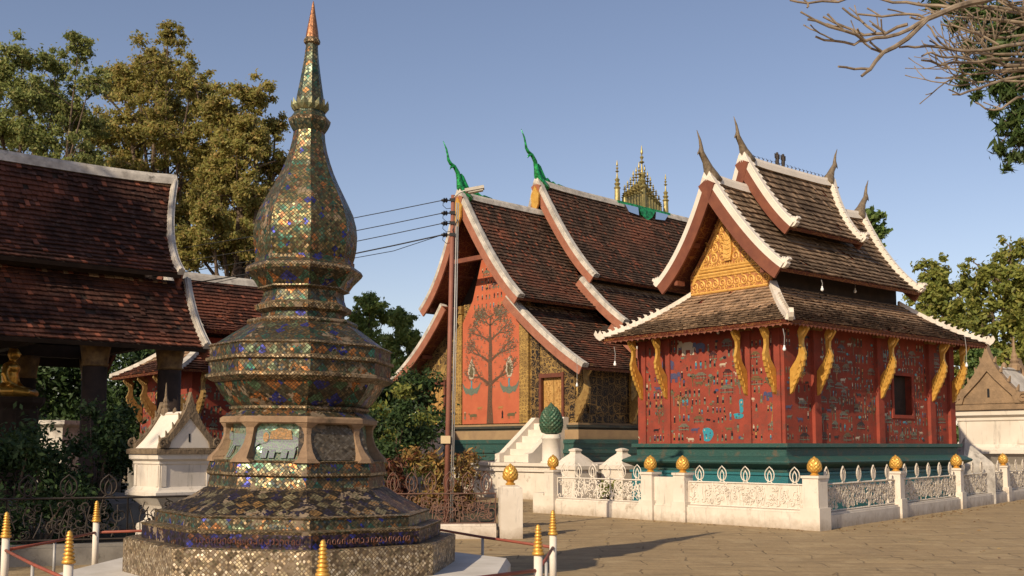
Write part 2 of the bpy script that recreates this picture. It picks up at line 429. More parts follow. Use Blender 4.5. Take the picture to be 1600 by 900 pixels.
# ------------------------------------------------------------------ roofs
def curve_prof(s0, z0, s1, z1, n=14, k=.45):
    """Concave temple roof line from ridge side to eave."""
    out = []
    for i in range(n + 1):
        q = i / n
        out.append((s0 + (s1 - s0) * q, z1 + (z0 - z1) * ((1 - k) * (1 - q) + k * (1 - q) ** 2)))
    return out
def pnorm(prof):
    N = []
    for i in range(len(prof)):
        a = prof[max(0, i - 1)]; b = prof[min(len(prof) - 1, i + 1)]
        ds, dz = b[0] - a[0], b[1] - a[1]; L = math.hypot(ds, dz)
        N.append((-dz / L, ds / L))
    return N
def strip(mb, prof, xa, xb, h0, h1, sg, mi=0, axis='x', dh=None):
    """A bar of rectangular section laid along a roof line; xa / xb give its two edges at each station."""
    N = pnorm(prof); n = len(prof); v = []
    for i, (s_, z_) in enumerate(prof):
        for x, h in ((xa(i / (n - 1)), h0), (xb(i / (n - 1)), h0), (xb(i / (n - 1)), h1), (xa(i / (n - 1)), h1)):
            a, b, c = x, sg * (s_ + N[i][0] * h), z_ + N[i][1] * h
            v.append((a, b, c) if axis == 'x' else (b, a, c))
    fs = []
    for i in range(n - 1):
        for k in range(4):
            fs.append((4 * i + k, 4 * i + (k + 1) % 4, 4 * i + 4 + (k + 1) % 4, 4 * i + 4 + k))
    fs += [(0, 3, 2, 1), (4 * n - 4, 4 * n - 3, 4 * n - 2, 4 * n - 1)]
    mb.add(v, fs, mi)
def tiles(mb, prof, xa, xb, sg, course=.17, width=.15, axis='x', th=.028, topf=0.0):
    """Courses of separate clay tiles, each lapping the one below."""
    # resample by length
    L = [0.0]
    for a, b in zip(prof, prof[1:]): L.append(L[-1] + math.hypot(b[0] - a[0], b[1] - a[1]))
    T = L[-1]; n = max(2, int(round(T / course)))
    def at(d):
        d = min(max(d, 0), T)
        for i in range(len(L) - 1):
            if d <= L[i + 1] + 1e-9:
                f = (d - L[i]) / (L[i + 1] - L[i])
                a, b = prof[i], prof[i + 1]
                ds, dz = b[0] - a[0], b[1] - a[1]; l = math.hypot(ds, dz)
                q = (i + f) / (len(prof) - 1)
                return a[0] + ds * f, a[1] + dz * f, -dz / l, ds / l, q
    def P(x, s_, z_, ns, nz, h):
        a, b, c = x, sg * (s_ + ns * h), z_ + nz * h
        return (a, b, c) if axis == 'x' else (b, a, c)
    for j in range(n):
        t0 = at(j * T / n - .03); t1 = at((j + 1) * T / n)
        a0, b0, a1, b1 = xa(t0[4]), xb(t0[4]), xa(t1[4]), xb(t1[4])
        lo, hi = min(a0, a1), max(b0, b1)
        x = lo - (j % 2) * width * .5 - U(0, .02)
        row = U(-.004, .004)
        while x < hi:
            x1 = x + width * U(.93, 1.04)
            l1, r1 = max(x, a1), min(x1 - .006, b1)
            l0, r0 = max(x, a0), min(x1 - .006, b0)
            if r1 - l1 > .02 or r0 - l0 > .02:
                if r1 < l1: l1 = r1 = min(max(x, a1), b1)
                if r0 < l0: l0 = r0 = min(max(x, a0), b0)
                h = th * 2 + row + U(-.006, .010); sk = U(-.012, .012)
                if U(0, 1) < .025: sk += U(.03, .10); h += U(.0, .02)
                if U(0, 1) < .006: x = x1; continue
                q = t1; qq = at((j + 1) * T / n + sk)
                v = [P(l0, *t0[:4], .006), P(r0, *t0[:4], .006), P(r1, *qq[:4], h + U(-.003, .003)), P(l1, *qq[:4], h),
                     P(r1, *qq[:4], h - th), P(l1, *qq[:4], h - th)]
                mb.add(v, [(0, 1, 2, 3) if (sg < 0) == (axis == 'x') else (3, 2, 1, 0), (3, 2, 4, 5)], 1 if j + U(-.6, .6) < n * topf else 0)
            x = x1
def horn(mb, base, out, h, w, mi=0, style=0):
    """Curved ridge-end horn: wide foot, a beaked bend and a whip-thin tip."""
    bx, by, bz = base
    if style == 0:
        P = [(.16, -.10), (.06, .06), (-.03, .20), (-.11, .34), (-.20, .45), (-.27, .53), (-.26, .64), (-.30, .80), (-.40, 1.0)]
        R = [.21, .16, .11, .078, .068, .068, .042, .028, .006]
    else:
        P = [(.22, -.10), (.06, .02), (-.02, .14), (-.04, .28), (-.08, .42), (-.17, .53), (-.27, .57), (-.33, .64), (-.35, .74), (-.38, .84), (-.47, 1.0)]
        R = [.17, .15, .105, .082, .066, .056, .052, .044, .030, .028, .006]
    pts = [(bx + out * p[0] * h, by, bz + p[1] * h) for p in P]
    mb.tube(pts, [r * h * w for r in R], 8, mi)
    # beak and little barbs
    k = 5
    bp = pts[k]
    mb.tube([bp, (bp[0] - out * .09 * h, by, bp[2] - .03 * h), (bp[0] - out * .12 * h, by, bp[2] - .09 * h)], [.035 * h, .024 * h, .004], 6, mi)
    mb.tube([pts[k + 1], (pts[k + 1][0] - out * .07 * h, by, pts[k + 1][2] + .05 * h)], [.025 * h, .004], 5, mi)
def crockets(mb, prof, x0, x1, sg, step, hgt, mi, lean):
    N = pnorm(prof); acc = 0
    for i in range(len(prof) - 1):
        a, b = prof[i], prof[i + 1]
        l = math.hypot(b[0] - a[0], b[1] - a[1]); q0, q1 = i / (len(prof) - 1), (i + 1) / (len(prof) - 1)
        d = step - acc
        while d <= l:
            f = d / l; s_ = a[0] + (b[0] - a[0]) * f; z_ = a[1] + (b[1] - a[1]) * f
            ns, nz = N[i]; ts, tz = (b[0] - a[0]) / l, (b[1] - a[1]) / l
            xx = lean(q0 + (q1 - q0) * f)
            def P(al, h, d_): return (xx + d_, sg * (s_ + ts * al + ns * h), z_ + tz * al + nz * h)
            poly = [(-.045, .05), (.045, .05), (.025, .07 + hgt * .3), (.07, .07 + hgt * .7), (-.01, .07 + hgt * .62), (-.075, .07 + hgt * .5), (-.025, .07 + hgt * .25)]
            mb.prism(poly, P, x0, x1, mi)
            d += step
        acc = (acc + l) % step
def tip_hook(mb, prof, xx, x0, x1, sg, sz, mi):
    """The upturned flame at the foot of a bargeboard."""
    s_, z_ = prof[-1]
    def P(a, b, d): return (xx + d, sg * (s_ + a * sz), z_ + b * sz)
    poly = [(-.30, .22), (0, -.02), (.22, .02), (.40, .20), (.36, .34), (.52, .44), (.42, .60), (.30, .46), (.22, .62), (.14, .50), (.06, .66), (-.04, .42), (-.12, .46), (-.2, .34)]
    mb.prism(poly, P, x0, x1, mi)

def tier(root, x0, x1, l0, l1, pr, k=.45, tm=None, cw=.17, cc=.17, board=white, fascia=redwood, bw=.20, crock=True, cap=True,
         fins=(True, True), fin_h=1.1, fin_mat=None, fin_style=0, fdepth=.26, ends=(True, True), sides=(1, -1), deck=soffit, hooksz=.42, finw=1.0, capm=None, topf=0.0):
    """One tier of a gabled roof along local x: deck, tiles, bargeboards, ridge cap and finials, as a part with sub-parts."""
    prof = curve_prof(*pr, k=k)
    fa = lambda q: x0 - l0 * (1 - q) ** 2
    fb = lambda q: x1 + l1 * (1 - q) ** 2
    mb = MB()
    for sg in sides:
        strip(mb, prof, fa, fb, -.09, .0, sg)
    deckob = mb.build('roof_deck', deck, root)
    mb = MB()
    for sg in sides:
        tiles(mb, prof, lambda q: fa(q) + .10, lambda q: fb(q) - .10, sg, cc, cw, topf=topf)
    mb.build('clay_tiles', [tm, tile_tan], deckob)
    for side, (e, fe, sgn) in enumerate(((ends[0], fa, 1), (ends[1], fb, -1))):
        if not e: continue
        for sg in sides:
            mb = MB()
            o0, o1 = (-.04, bw) if sgn > 0 else (-bw, .04)
            strip(mb, prof, lambda q: fe(q) + o0, lambda q: fe(q) + o1, .0, .13, sg, 0)
            strip(mb, prof, lambda q: fe(q) + (o0 + .03), lambda q: fe(q) + (o1 - .07), .13, .16, sg, 0)
            f0, f1 = (-.035, .03) if sgn > 0 else (-.03, .035)
            strip(mb, prof, lambda q: fe(q) + f0, lambda q: fe(q) + f1, -fdepth, .0, sg, 1)
            if crock:
                crockets(mb, prof, (bw - .05 if sgn > 0 else -bw), (bw if sgn > 0 else -bw + .05), sg, .20, .15, 0, fe)
                tip_hook(mb, prof, fe(1), min(o0, o1) + .05, max(o0, o1) - .05, sg, hooksz, 0)
            mb.build('bargeboard', [board, fascia], deckob)
    if cap and pr[0] == 0:
        mb = MB(); zt = pr[1]
        n = 20; v = []
        xs = [fa(0) + (fb(0) - fa(0)) * i / n for i in range(n + 1)]
        sec = [(-.17, -.14), (-.13, .02), (-.085, .10), (.085, .10), (.13, .02), (.17, -.14)]
        for i, x in enumerate(xs):
            e = abs(2 * i / n - 1) ** 6 * .10
            for a, b in sec: v.append((x, a, zt + b + e))
        fs = []
        for i in range(n):
            for j in range(6):
                fs.append((6 * i + j, 6 * i + (j + 1) % 6, 6 * i + 6 + (j + 1) % 6, 6 * i + 6 + j))
        fs += [(5, 4, 3, 2, 1, 0), tuple(6 * n + j for j in range(6))]
        mb.add(v, fs)
        mb.build('ridge_cap', capm or board, deckob)
    if fin_mat is not None:
        for on, x, sgn in ((fins[0], fa(0), 1), (fins[1], fb(0), -1)):
            if not on: continue
            mb = MB()
            horn(mb, (x + sgn * .10, 0, pr[1] + .06), sgn, fin_h, finw, 0, fin_style)
            if fin_style == 1:
                # crest running back down the ridge
                poly = [(0, 0), (1.5, -.02), (1.5, .05), (1.1, .10), (1.0, .06), (.8, .15), (.7, .10), (.5, .24), (.42, .18), (.25, .42), (.12, .62), (0, .7)]
                mb.prism(poly, lambda a, b, d: (x + sgn * (.1 + a), d, pr[1] + .08 + b), -.05, .05, 0)
            mb.build('ridge_finial', fin_mat, deckob, smooth=True)
    return deckob, prof

def skirt(root, xa, xb, ya, yb, over, z0, z1, tm, inset_x, inset_y, k=.35, cc=.17, cw=.17, hip=white, crock=True, rise=.08, sidesel='xyXY', deck=soffit, topf=.30):
    """Hipped lower roof running all round a body (local box xa..xb, ya..yb = its upper inner edge), eaves pushed out by over."""
    ex0, ex1, ey0, ey1 = xa - over[0], xb + over[1], ya - over[2], yb + over[3]
    mb = MB(); mt = MB()
    for side in sidesel:
        if side in 'yY':      # runs along x
            c_in, c_out = (ya, ey0) if side == 'y' else (yb, ey1)
            sg = -1 if side == 'y' else 1
            prof = curve_prof(sg * c_in, z0, sg * c_out, z1, k=k)
            fa = lambda q: xa + (ex0 - xa) * q; fb = lambda q: xb + (ex1 - xb) * q
            strip(mb, prof, fa, fb, -.07, 0, sg, 0, 'x')
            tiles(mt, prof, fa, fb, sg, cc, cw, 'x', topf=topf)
        else:
            c_in, c_out = (xa, ex0) if side == 'x' else (xb, ex1)
            sg = -1 if side == 'x' else 1
            prof = curve_prof(sg * c_in, z0, sg * c_out, z1, k=k)
            fa = lambda q: ya + (ey0 - ya) * q; fb = lambda q: yb + (ey1 - yb) * q
            strip(mb, prof, fa, fb, -.07, 0, sg, 0, 'y')
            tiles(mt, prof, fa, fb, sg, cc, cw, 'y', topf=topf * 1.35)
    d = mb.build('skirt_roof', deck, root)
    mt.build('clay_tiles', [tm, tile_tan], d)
    base = curve_prof(0, z0, 1, z1, k=k)
    for (ix, iy, ox, oy, sx_, sy_) in ((xa, ya, ex0, ey0, -1, -1), (xb, ya, ex1, ey0, 1, -1), (xa, yb, ex0, ey1, -1, 1), (xb, yb, ex1, ey1, 1, 1)):
        mb = MB(); pts = []
        for q, z in base:
            pts.append(Vector((ix + (ox - ix) * q, iy + (oy - iy) * q, z)))
        side_v = Vector(((oy - iy), -(ox - ix), 0)).normalized()
        v = []; n = len(pts)
        for p in pts:
            for a, h in ((-.11, -.01), (.11, -.01), (.085, .12), (-.085, .12)):
                v.append(tuple(p + side_v * a + Vector((0, 0, h))))
        fs = []
        for i in range(n - 1):
            for j in range(4): fs.append((4 * i + j, 4 * i + (j + 1) % 4, 4 * i + 4 + (j + 1) % 4, 4 * i + 4 + j))
        fs += [(0, 3, 2, 1), (4 * n - 4, 4 * n - 3, 4 * n - 2, 4 * n - 1)]
        mb.add(v, fs)
        if crock:
            for i in range(0, 15):
                f = (i + .5) / 15 * (n - 1); a = int(f); p = pts[a].lerp(pts[min(a + 1, n - 1)], f - a)
                t = (pts[-1] - pts[0]); t.z = 0; t.normalize()
                P = lambda a_, b_, d_: tuple(p + t * a_ + side_v * d_ + Vector((0, 0, b_ + .10)))
                if i > 4: mb.prism([(-.04, 0), (.04, 0), (.03, .05), (.07, .10), (-.02, .085), (-.05, .05)], P, -.03, .03)
            p = pts[-1]
            P = lambda a_, b_, d_: tuple(p + t * a_ + side_v * d_ + Vector((0, 0, b_)))
            mb.prism([(-.1, 0), (.05, -.04), (.14, .03), (.2, .13), (.15, .24), (.09, .14), (.03, .24), (-.03, .14)], P, -.05, .05)
        mb.build('hip_ridge', hip, d)
    return d

def scroll(cx, cy, r, a0, turns, n=18, w=.012, flip=1):
    """Spiral ribbon as a list of (x, y, radius)."""
    out = []
    for i in range(n + 1):
        t = i / n
        rr = r * (1 - .86 * t); an = a0 + flip * turns * 2 * PI * t
        out.append((cx + rr * math.cos(an), cy + rr * math.sin(an), w * (1 - .5 * t)))
    return out
def bracket_mesh(H, out, th=.075):
    """Carved eave bracket in the plane a (outwards) / b (height): lotus head, thin neck, swelling scaly body, pointed foot."""
    mb = MB()
    inner = [(.0, 0), (.0, .20), (.02, .36), (.16, .42), (.34, .49), (.48, .58), (.52, .68), (.50, .80), (.46, .90), (.60, 1.0)]
    outer = [(.96, 1.0), (1.0, .93), (.84, .85), (.72, .80), (.70, .72), (.76, .64), (.84, .58), (.80, .54), (.81, .49), (.74, .46), (.73, .40), (.65, .38), (.62, .32), (.54, .30), (.49, .24), (.41, .22), (.34, .16), (.25, .13), (.12, .03)]
    poly = [(a * out, b * H) for a, b in inner + outer]
    mb.prism(poly, lambda a, b, d: (d, -a, b), -th / 2, th / 2, 0)
    # scales raised on both faces
    for d in (-1, 1):
        for i in range(5):
            b0 = .12 + i * .085; a0 = .13 + i * .11
            pts = [((a0 - .06) * out, (b0 - .03) * H), (a0 * out + .04, (b0 + .01) * H), ((a0 + .10) * out, (b0 + .06) * H)]
            mb.tube([(d * th / 2, -a, b) for a, b in pts], [.012, .018, .004], 5, 0)
    # lotus head
    for i in range(4):
        mb.tube([(0, -(.58 + i * .07) * out, (.82 + i * .02) * H), (0, -(.56 + i * .13) * out, (.96 + i * .01) * H)], [.06, .022], 6, 0)
    return mb

# ------------------------------------------------------------------ wall figures in coloured glass
FIG_COL = [pmat('fig_black', (.015, .015, .018), None, rough=.3, bump=0), pmat('fig_cream', (.44, .36, .26), None, rough=.3, bump=0),
           pmat('fig_grey_green', (.16, .19, .13), (.10, .12, .10), 30, rough=.3, bump=0), pmat('fig_blue', (.05, .055, .12), (.08, .08, .14), 30, rough=.3, bump=0),
           pmat('fig_turquoise', (.03, .30, .36), (.05, .20, .26), 30, rough=.3, bump=0), pmat('fig_ochre', (.40, .22, .07), (.25, .15, .06), 30, rough=.35, bump=0),
           pmat('fig_olive', (.095, .08, .04), (.15, .12, .06), 30, rough=.35, bump=0),
           pmat('fig_brown', (.15, .070, .040), (.085, .055, .035), 25, rough=.4, bump=0)]
class Fig:
    """Pieces of glass inlaid on a wall; F maps wall coordinates (a along, b up, depth) to local space."""
    def __init__(s, F): s.mb = MB(); s.F = F; s.k = 0
    def poly(s, pts, mi):
        s.k += 1
        d = .004 + (s.k % 7) * .0008
        s.mb.add([s.F(a, b, d) for a, b in pts], [tuple(range(len(pts)))], mi)
    def line(s, p, q, w, mi):
        dx, dy = q[0] - p[0], q[1] - p[1]; L = math.hypot(dx, dy) or 1; nx, ny = -dy / L * w / 2, dx / L * w / 2
        s.poly([(p[0] - nx, p[1] - ny), (q[0] - nx, q[1] - ny), (q[0] + nx, q[1] + ny), (p[0] + nx, p[1] + ny)], mi)
    def disc(s, c, r, mi, n=7, sx=1.0):
        a0 = U(0, 1)
        s.poly([(c[0] + r * sx * math.cos(a0 + 2 * PI * i / n), c[1] + r * math.sin(a0 + 2 * PI * i / n)) for i in range(n)], mi)
    def person(s, a, b, h=.17):
        c1, c2 = rnd.choice([(1, 0), (0, 2), (3, 0), (2, 0), (4, 3), (0, 0), (2, 6), (0, 2), (5, 0), (6, 2)])
        s.disc((a, b + h * .90), h * .09, rnd.choice([0, 1, 5]))
        s.poly([(a - h * .10, b + h * .45), (a + h * .10, b + h * .45), (a + h * .14, b + h * .80), (a - h * .14, b + h * .80)], c1)
        s.line((a, b + h * .75), (a + U(-.3, .3) * h, b + h * U(.45, .9)), h * .06, c1)
        s.poly([(a - h * .16, b + h * .12), (a + h * .14, b + h * .12), (a + h * .10, b + h * .47), (a - h * .10, b + h * .47)], c2)
        s.line((a - h * .08, b), (a - h * .06, b + h * .15), h * .06, 5); s.line((a + h * .08, b), (a + h * .06, b + h * .15), h * .06, 5)
    def beast(s, a, b, h=.13, mi=None, eleph=False):
        mi = rnd.choice([0, 0, 1, 3, 6]) if mi is None else mi
        w = h * (1.2 if eleph else 1.5); d = rnd.choice([-1, 1])
        s.poly([(a - w / 2, b + h * .4), (a + w / 2, b + h * .4), (a + w * .52, b + h * .8), (a + w * .2, b + h * (1.0 if eleph else .85)), (a - w * .3, b + h * (.98 if eleph else .82)), (a - w * .52, b + h * .75)], mi)
        for q in (-.42, -.25, .25, .42): s.line((a + q * w, b), (a + q * w, b + h * .5), h * (.17 if eleph else .09), mi)
        s.disc((a + d * w * .62, b + h * .85), h * (.27 if eleph else .16), mi)
        if eleph: s.line((a + d * w * .8, b + h * .8), (a + d * w * .85, b + h * .15), h * .12, mi)
        s.line((a - d * w * .5, b + h * .7), (a - d * w * .62, b + h * .3), h * .05, mi)
    def house(s, a, b, w=.34, h=.26):
        c = rnd.choice([2, 0, 6, 2]); 
        for i in range(3): s.line((a - w / 2 * (1 - .25 * i), b + h * (.62 + .14 * i)), (a + w / 2 * (1 - .25 * i), b + h * (.62 + .14 * i)), h * .10, c)
        for q in (-.42, -.14, .14, .42): s.line((a + q * w, b), (a + q * w, b + h * .6), .012, rnd.choice([2, 0]))
        s.line((a - w * .5, b + h * .22), (a + w * .5, b + h * .22), .02, 2)
        for q in (-.28, .02, .28):
            if U(0, 1) < .7: s.person(a + q * w, b + h * .24, h * .38)
    def tree(s, a, b, h=.5):
        mi = rnd.choice([2, 6, 6, 5])
        def br(p, an, L, w, d):
            q = (p[0] + L * math.cos(an), p[1] + L * math.sin(an))
            s.line(p, q, w, mi)
            if d == 0:
                for _ in range(3): s.disc((q[0] + U(-.03, .03), q[1] + U(-.03, .03)), U(.008, .016), rnd.choice([2, 6, mi, 0]), 5)
                return
            for _ in range(2 + (d > 1)): br(q, an + U(-.8, .8), L * U(.6, .8), w * .65, d - 1)
        br((a, b), PI / 2 + U(-.1, .1), h * .36, .022, 3)
    def pond(s, a, b, w, h, mi=4):
        P = [(a + (w / 2) * math.cos(t) * (1 + .25 * math.sin(3 * t + 1)), b + h / 2 + h / 2 * math.sin(t) * (1 + .15 * math.cos(2 * t))) for t in [2 * PI * i / 14 for i in range(14)]]
        s.poly(P, mi)
        for _ in range(8): s.disc((a + U(-.3, .3) * w, b + h * U(.2, .8)), U(.012, .03), rnd.choice([3, 2, 1]), 6)
    def fill(s, a0, a1, b0, b1, dens=1.0, holes=()):
        """Village scenes in loose rows: people in groups, beasts, huts, trees and odd bits."""
        def free(a, b, w, h):
            if a - w / 2 < a0 or a + w / 2 > a1 or b + h > b1: return False
            return not any(H[0] - w / 2 < a < H[1] + w / 2 and H[2] - h < b < H[3] for H in holes)
        b = b0 + .02
        while b < b1 - .1:
            a = a0 + U(.02, .10)
            while a < a1 - .05:
                k = U(0, 1); bb = b + U(-.03, .04)
                if k < .46:
                    h = U(.15, .23)
                    for _ in range(rnd.choice([1, 1, 2, 3, 4])):
                        if free(a, bb, .06, h): s.person(a, bb, h)
                        a += h * U(.5, .8)
                elif k < .60:
                    if free(a + .05, bb, .16, .1): s.beast(a + .05, bb, U(.09, .14), rnd.choice([0, 0, 1, 2, 6, 3]))
                    a += .27
                elif k < .76:
                    w = U(.24, .42)
                    if free(a + w / 2, bb, w, .2): s.house(a + w / 2, bb, w, U(.18, .27))
                    a += w + .04
                elif k < .84:
                    if free(a + .1, bb, .25, .4): s.tree(a + .1, bb, U(.3, .5))
                    a += .22
                else:
                    for _ in range(rnd.choice([1, 2, 3])):
                        if free(a, bb, .05, .06): s.disc((a, bb + U(0, .14)), U(.018, .042), rnd.choice([0, 2, 3, 4, 6, 2, 0]), 6, U(.8, 2))
                        a += .06
                a += U(.01, .12) / dens
            b += U(.19, .25)
    def build(s, name, parent): return s.mb.build(name, FIG_COL, parent)
# ------------------------------------------------------------------ ground
def ground_mat():
    t = NT('worn_brick_paving'); o = t.obj()
    mp = t.n('ShaderNodeMapping'); mp.inputs['Rotation'].default_value = (0, 0, math.radians(7)); t.l(o, mp.inputs[0])
    wob = t.n('ShaderNodeTexNoise'); wob.inputs['Scale'].default_value = 1.3; t.l(mp.outputs[0], wob.inputs['Vector'])
    vec = t.vmath('ADD', mp.outputs[0], t.vmath('SCALE', t.vmath('SUBTRACT', wob.outputs[1], (.5, .5, .5)), scale=.34))
    b = t.n('ShaderNodeTexBrick'); b.offset = .5
    t.l(vec, b.inputs['Vector'])
    b.inputs['Color1'].default_value = (.40, .285, .150, 1); b.inputs['Color2'].default_value = (.30, .212, .115, 1)
    b.inputs['Mortar'].default_value = (.12, .085, .048, 1)
    b.inputs['Scale'].default_value = 1.0; b.inputs['Brick Width'].default_value = 1.25; b.inputs['Row Height'].default_value = .56
    b.inputs['Mortar Size'].default_value = .018; b.inputs['Mortar Smooth'].default_value = .6; b.inputs['Bias'].default_value = -.1
    n1 = t.ramp(t.noise(.55, o, 8, .65), [(.35, (0, 0, 0)), (.68, (1, 1, 1))])
    col = t.mix(t.math('MULTIPLY', n1, .5), b.outputs[0], (.40, .295, .165))
    st = t.n('ShaderNodeMapping'); st.inputs['Scale'].default_value = (.35, 1.6, 1); st.inputs['Rotation'].default_value = (0, 0, math.radians(-6)); t.l(o, st.inputs[0])
    n2 = t.ramp(t.noise(2.6, st.outputs[0], 8, .75), [(.44, (0, 0, 0)), (.62, (1, 1, 1))])
    col = t.mix(t.math('MULTIPLY', n2, .55), col, (.135, .10, .06))
    n3 = t.ramp(t.noise(.9, t.vmath('ADD', o, (31, 7, 0)), 6, .6), [(.58, (0, 0, 0)), (.72, (1, 1, 1))])
    col = t.mix(t.math('MULTIPLY', n3, .4), col, (.12, .115, .05))
    jn = t.ramp(t.noise(1.1, t.vmath('ADD', o, (13, 5, 0)), 5, .6), [(.40, (0, 0, 0)), (.60, (1, 1, 1))])
    col = t.mix(t.math('MULTIPLY', jn, .55), col, (.34, .245, .132))
    n4 = t.ramp(t.noise(14, o, 6, .75), [(.50, (0, 0, 0)), (.62, (1, 1, 1))])
    col = t.mix(t.math('MULTIPLY', n4, .35), col, (.15, .115, .07))
    n5 = t.ramp(t.noise(1.5, t.vmath('ADD', o, (3, 17, 0)), 8, .75), [(.52, (0, 0, 0)), (.62, (1, 1, 1))])
    col = t.mix(t.math('MULTIPLY', n5, .45), col, (.46, .35, .20))
    hgt = t.math('ADD', t.math('MULTIPLY', b.outputs[1], -1.0), t.math('MULTIPLY', t.noise(9, o, 6), 1.2))
    t.principled(col, .85, 0, t.bump(hgt, .55, .025), .2)
    return t.mat
mb = MB()
g = 600
mb.add([(-g, -g, 0), (g, -g, 0), (g, g, 0), (-g, g, 0)], [(0, 1, 2, 3)])
tag(mb.build('ground', ground_mat()), kind='structure')
soil = pmat('garden_soil', (.085, .062, .038), (.045, .036, .022), 2.5, .95, bump=.5, bscale=18, bdist=.05, c3=(.05, .075, .025), s3=1.5, t3=.5)
mb = MB()
mb.add([(-.5, 19.9, .06), (-.35, 30, .06), (-30, 60, .06), (-30, 14.8, .06), (-9.2, 14.7, .06), (-7.0, 14.95, .06), (-5.5, 15.45, .06), (-4.6, 16.1, .06), (-3.4, 19.2, .06)], [(0, 1, 2, 3, 4, 5, 6, 7, 8)])
tag(mb.build('garden_bed', soil), kind='structure')

# ------------------------------------------------------------------ the red mosaic chapel
CA = math.radians(40)
CU, CV = Vector((math.cos(CA), math.sin(CA), 0)), Vector((-math.sin(CA), math.cos(CA), 0))
C0 = Vector((6.33, 24.5, 0)) + CV * 2.32
def chapel():
    R = thing('mosaic_chapel', 'red chapel covered in glass mosaic figures with tiered brown roof on a teal base', 'chapel', C0, CA)
    HW, LX = 2.32, 7.9
    zb, zt = 1.72, 4.74
    # base
    mb = MB(); off = [(.13, 0), (.13, .96), (.17, .98), (.17, 1.04), (.07, 1.06), (.07, 1.12), (.30, 1.24), (.32, 1.28), (.30, 1.31), (.14, 1.40), (.03, 1.42), (.03, 1.60), (.13, 1.63), (.13, 1.72), (0, 1.72)]
    v = []; fs = []
    for o, z in off:
        v += [(-o, -HW - o, z), (LX + o, -HW - o, z), (LX + o, HW + o, z), (-o, HW + o, z)]
    for i in range(len(off) - 1):
        for k_ in range(4): fs.append((4 * i + k_, 4 * i + (k_ + 1) % 4, 4 * i + 4 + (k_ + 1) % 4, 4 * i + 4 + k_))
    mb.add(v, fs[:4 * 2], 1); mb.v = []; mb.f = []; mb.m = []; mb.u = []
    mb.add(v, fs[:12], 1); mb.add(v, fs[12:], 0)
    mb.build('plinth', [teal, blueteal], R)
    # walls with the window opening
    WX0, WX1, WZ0, WZ1 = 4.72, 5.62, 2.47, 3.50
    mb = MB(); t = .22
    mb.box(0, LX, -HW, -HW + t, zb, WZ0); mb.box(0, LX, -HW, -HW + t, WZ1, zt)
    mb.box(0, WX0, -HW, -HW + t, WZ0, WZ1); mb.box(WX1, LX, -HW, -HW + t, WZ0, WZ1)
    mb.box(0, t, -HW + t, HW, zb, zt); mb.box(LX - t, LX, -HW + t, HW, zb, zt); mb.box(t, LX - t, HW - t, HW, zb, zt)
    mb.box(t, LX - t, -HW + t, HW - t, 3.9, 3.95)
    wall = mb.build('wall', redwall, R)
    Fl = Fig(lambda a, b, d: (a, -HW - d, b)); 
    for a0, a1 in ((.04, .32), (.5, 1.05), (1.34, 3.86), (4.16, 6.42), (6.72, 7.45)): Fl.fill(a0, a1, 1.76, 4.45, 1.15, [(WX0, WX1, WZ0, WZ1)])
    Fl.build('mosaic_figures', wall)
    Ff = Fig(lambda a, b, d: (-d, HW - a, b))
    Ff.pond(2.34, 1.74, .32, .40); Ff.pond(3.40, 2.42, .15, .40); Ff.pond(3.30, 2.30, .30, .16)
    Ff.beast(1.75, 3.95, .34, 1, True); Ff.beast(2.15, 4.0, .24, 3, True)
    for a, b in ((1.12, 3.62), (.95, 3.3), (1.25, 3.28)): Ff.beast(a, b, .24, 3, True)
    Ff.beast(4.25, 2.72, .2, 3, True)
    for a0, a1 in ((.06, .50), (.56, 1.0), (1.06, 3.5), (3.6, 4.05), (4.12, 4.58)): Ff.fill(a0, a1, 1.76, 4.4, 1.25, [(2.2, 2.5, 1.7, 2.15), (3.15, 3.5, 2.25, 2.85), (.85, 1.4, 3.25, 3.85), (1.6, 2.3, 3.9, 4.3)])
    Ff.build('mosaic_figures', wall)
    # window
    mb = MB(); y0 = -HW - .03
    for a0, a1, b0, b1 in ((WX0 - .09, WX0, WZ0 - .09, WZ1 + .09), (WX1, WX1 + .09, WZ0 - .09, WZ1 + .09), (WX0, WX1, WZ0 - .09, WZ0), (WX0, WX1, WZ1, WZ1 + .09)):
        mb.box(a0, a1, y0, y0 + .20, b0, b1)
    w = mb.build('window', redwall, R)
    mb = MB(); mb.box(WX0 + .002, WX1 - .002, -HW + .17, -HW + .20, WZ0, WZ1); mb.build('shutter', darkwood, w)
    # pilasters
    for x in (1.20, 4.0, 6.57, 7.66):
        mb = MB(); mb.box(x - .13, x + .13, -HW - .09, -HW + .01, zb, 4.42); p = mb.build('pilaster', redwall, R)
        fp = Fig(lambda a, b, d: (a, -HW - .09 - d, b)); fp.fill(x - .125, x + .125, zb + .03, 4.35, 1.6); len(fp.mb.f) > 90 and fp.build('figure_pattern', p)
        mb = MB(); mb.box(x - .20, x + .20, -HW - .13, -HW + .01, 4.42, 4.50); mb.box(x - .24, x + .24, -HW - .17, -HW + .01, 4.503, 4.60); mb.build('capital', gold_dull, p)
    for y in (-HW + .20, -HW + 1.05, HW - 1.05, HW - .20):
        mb = MB(); mb.box(-.045, .01, y - .11, y + .11, zb, 4.42); p = mb.build('pilaster', redwall, R)
        fp = Fig(lambda a, b, d: (-.045 - d, -a, b)); fp.fill(-y - .105, -y + .105, zb + .03, 4.35, 1.6); len(fp.mb.f) > 90 and fp.build('figure_pattern', p)
        mb = MB(); mb.box(-.12, .01, y - .18, y + .18, 4.42, 4.58); mb.build('capital', gold_dull, p)
    # brackets
    br = bracket_mesh(1.60, .52)
    me = None
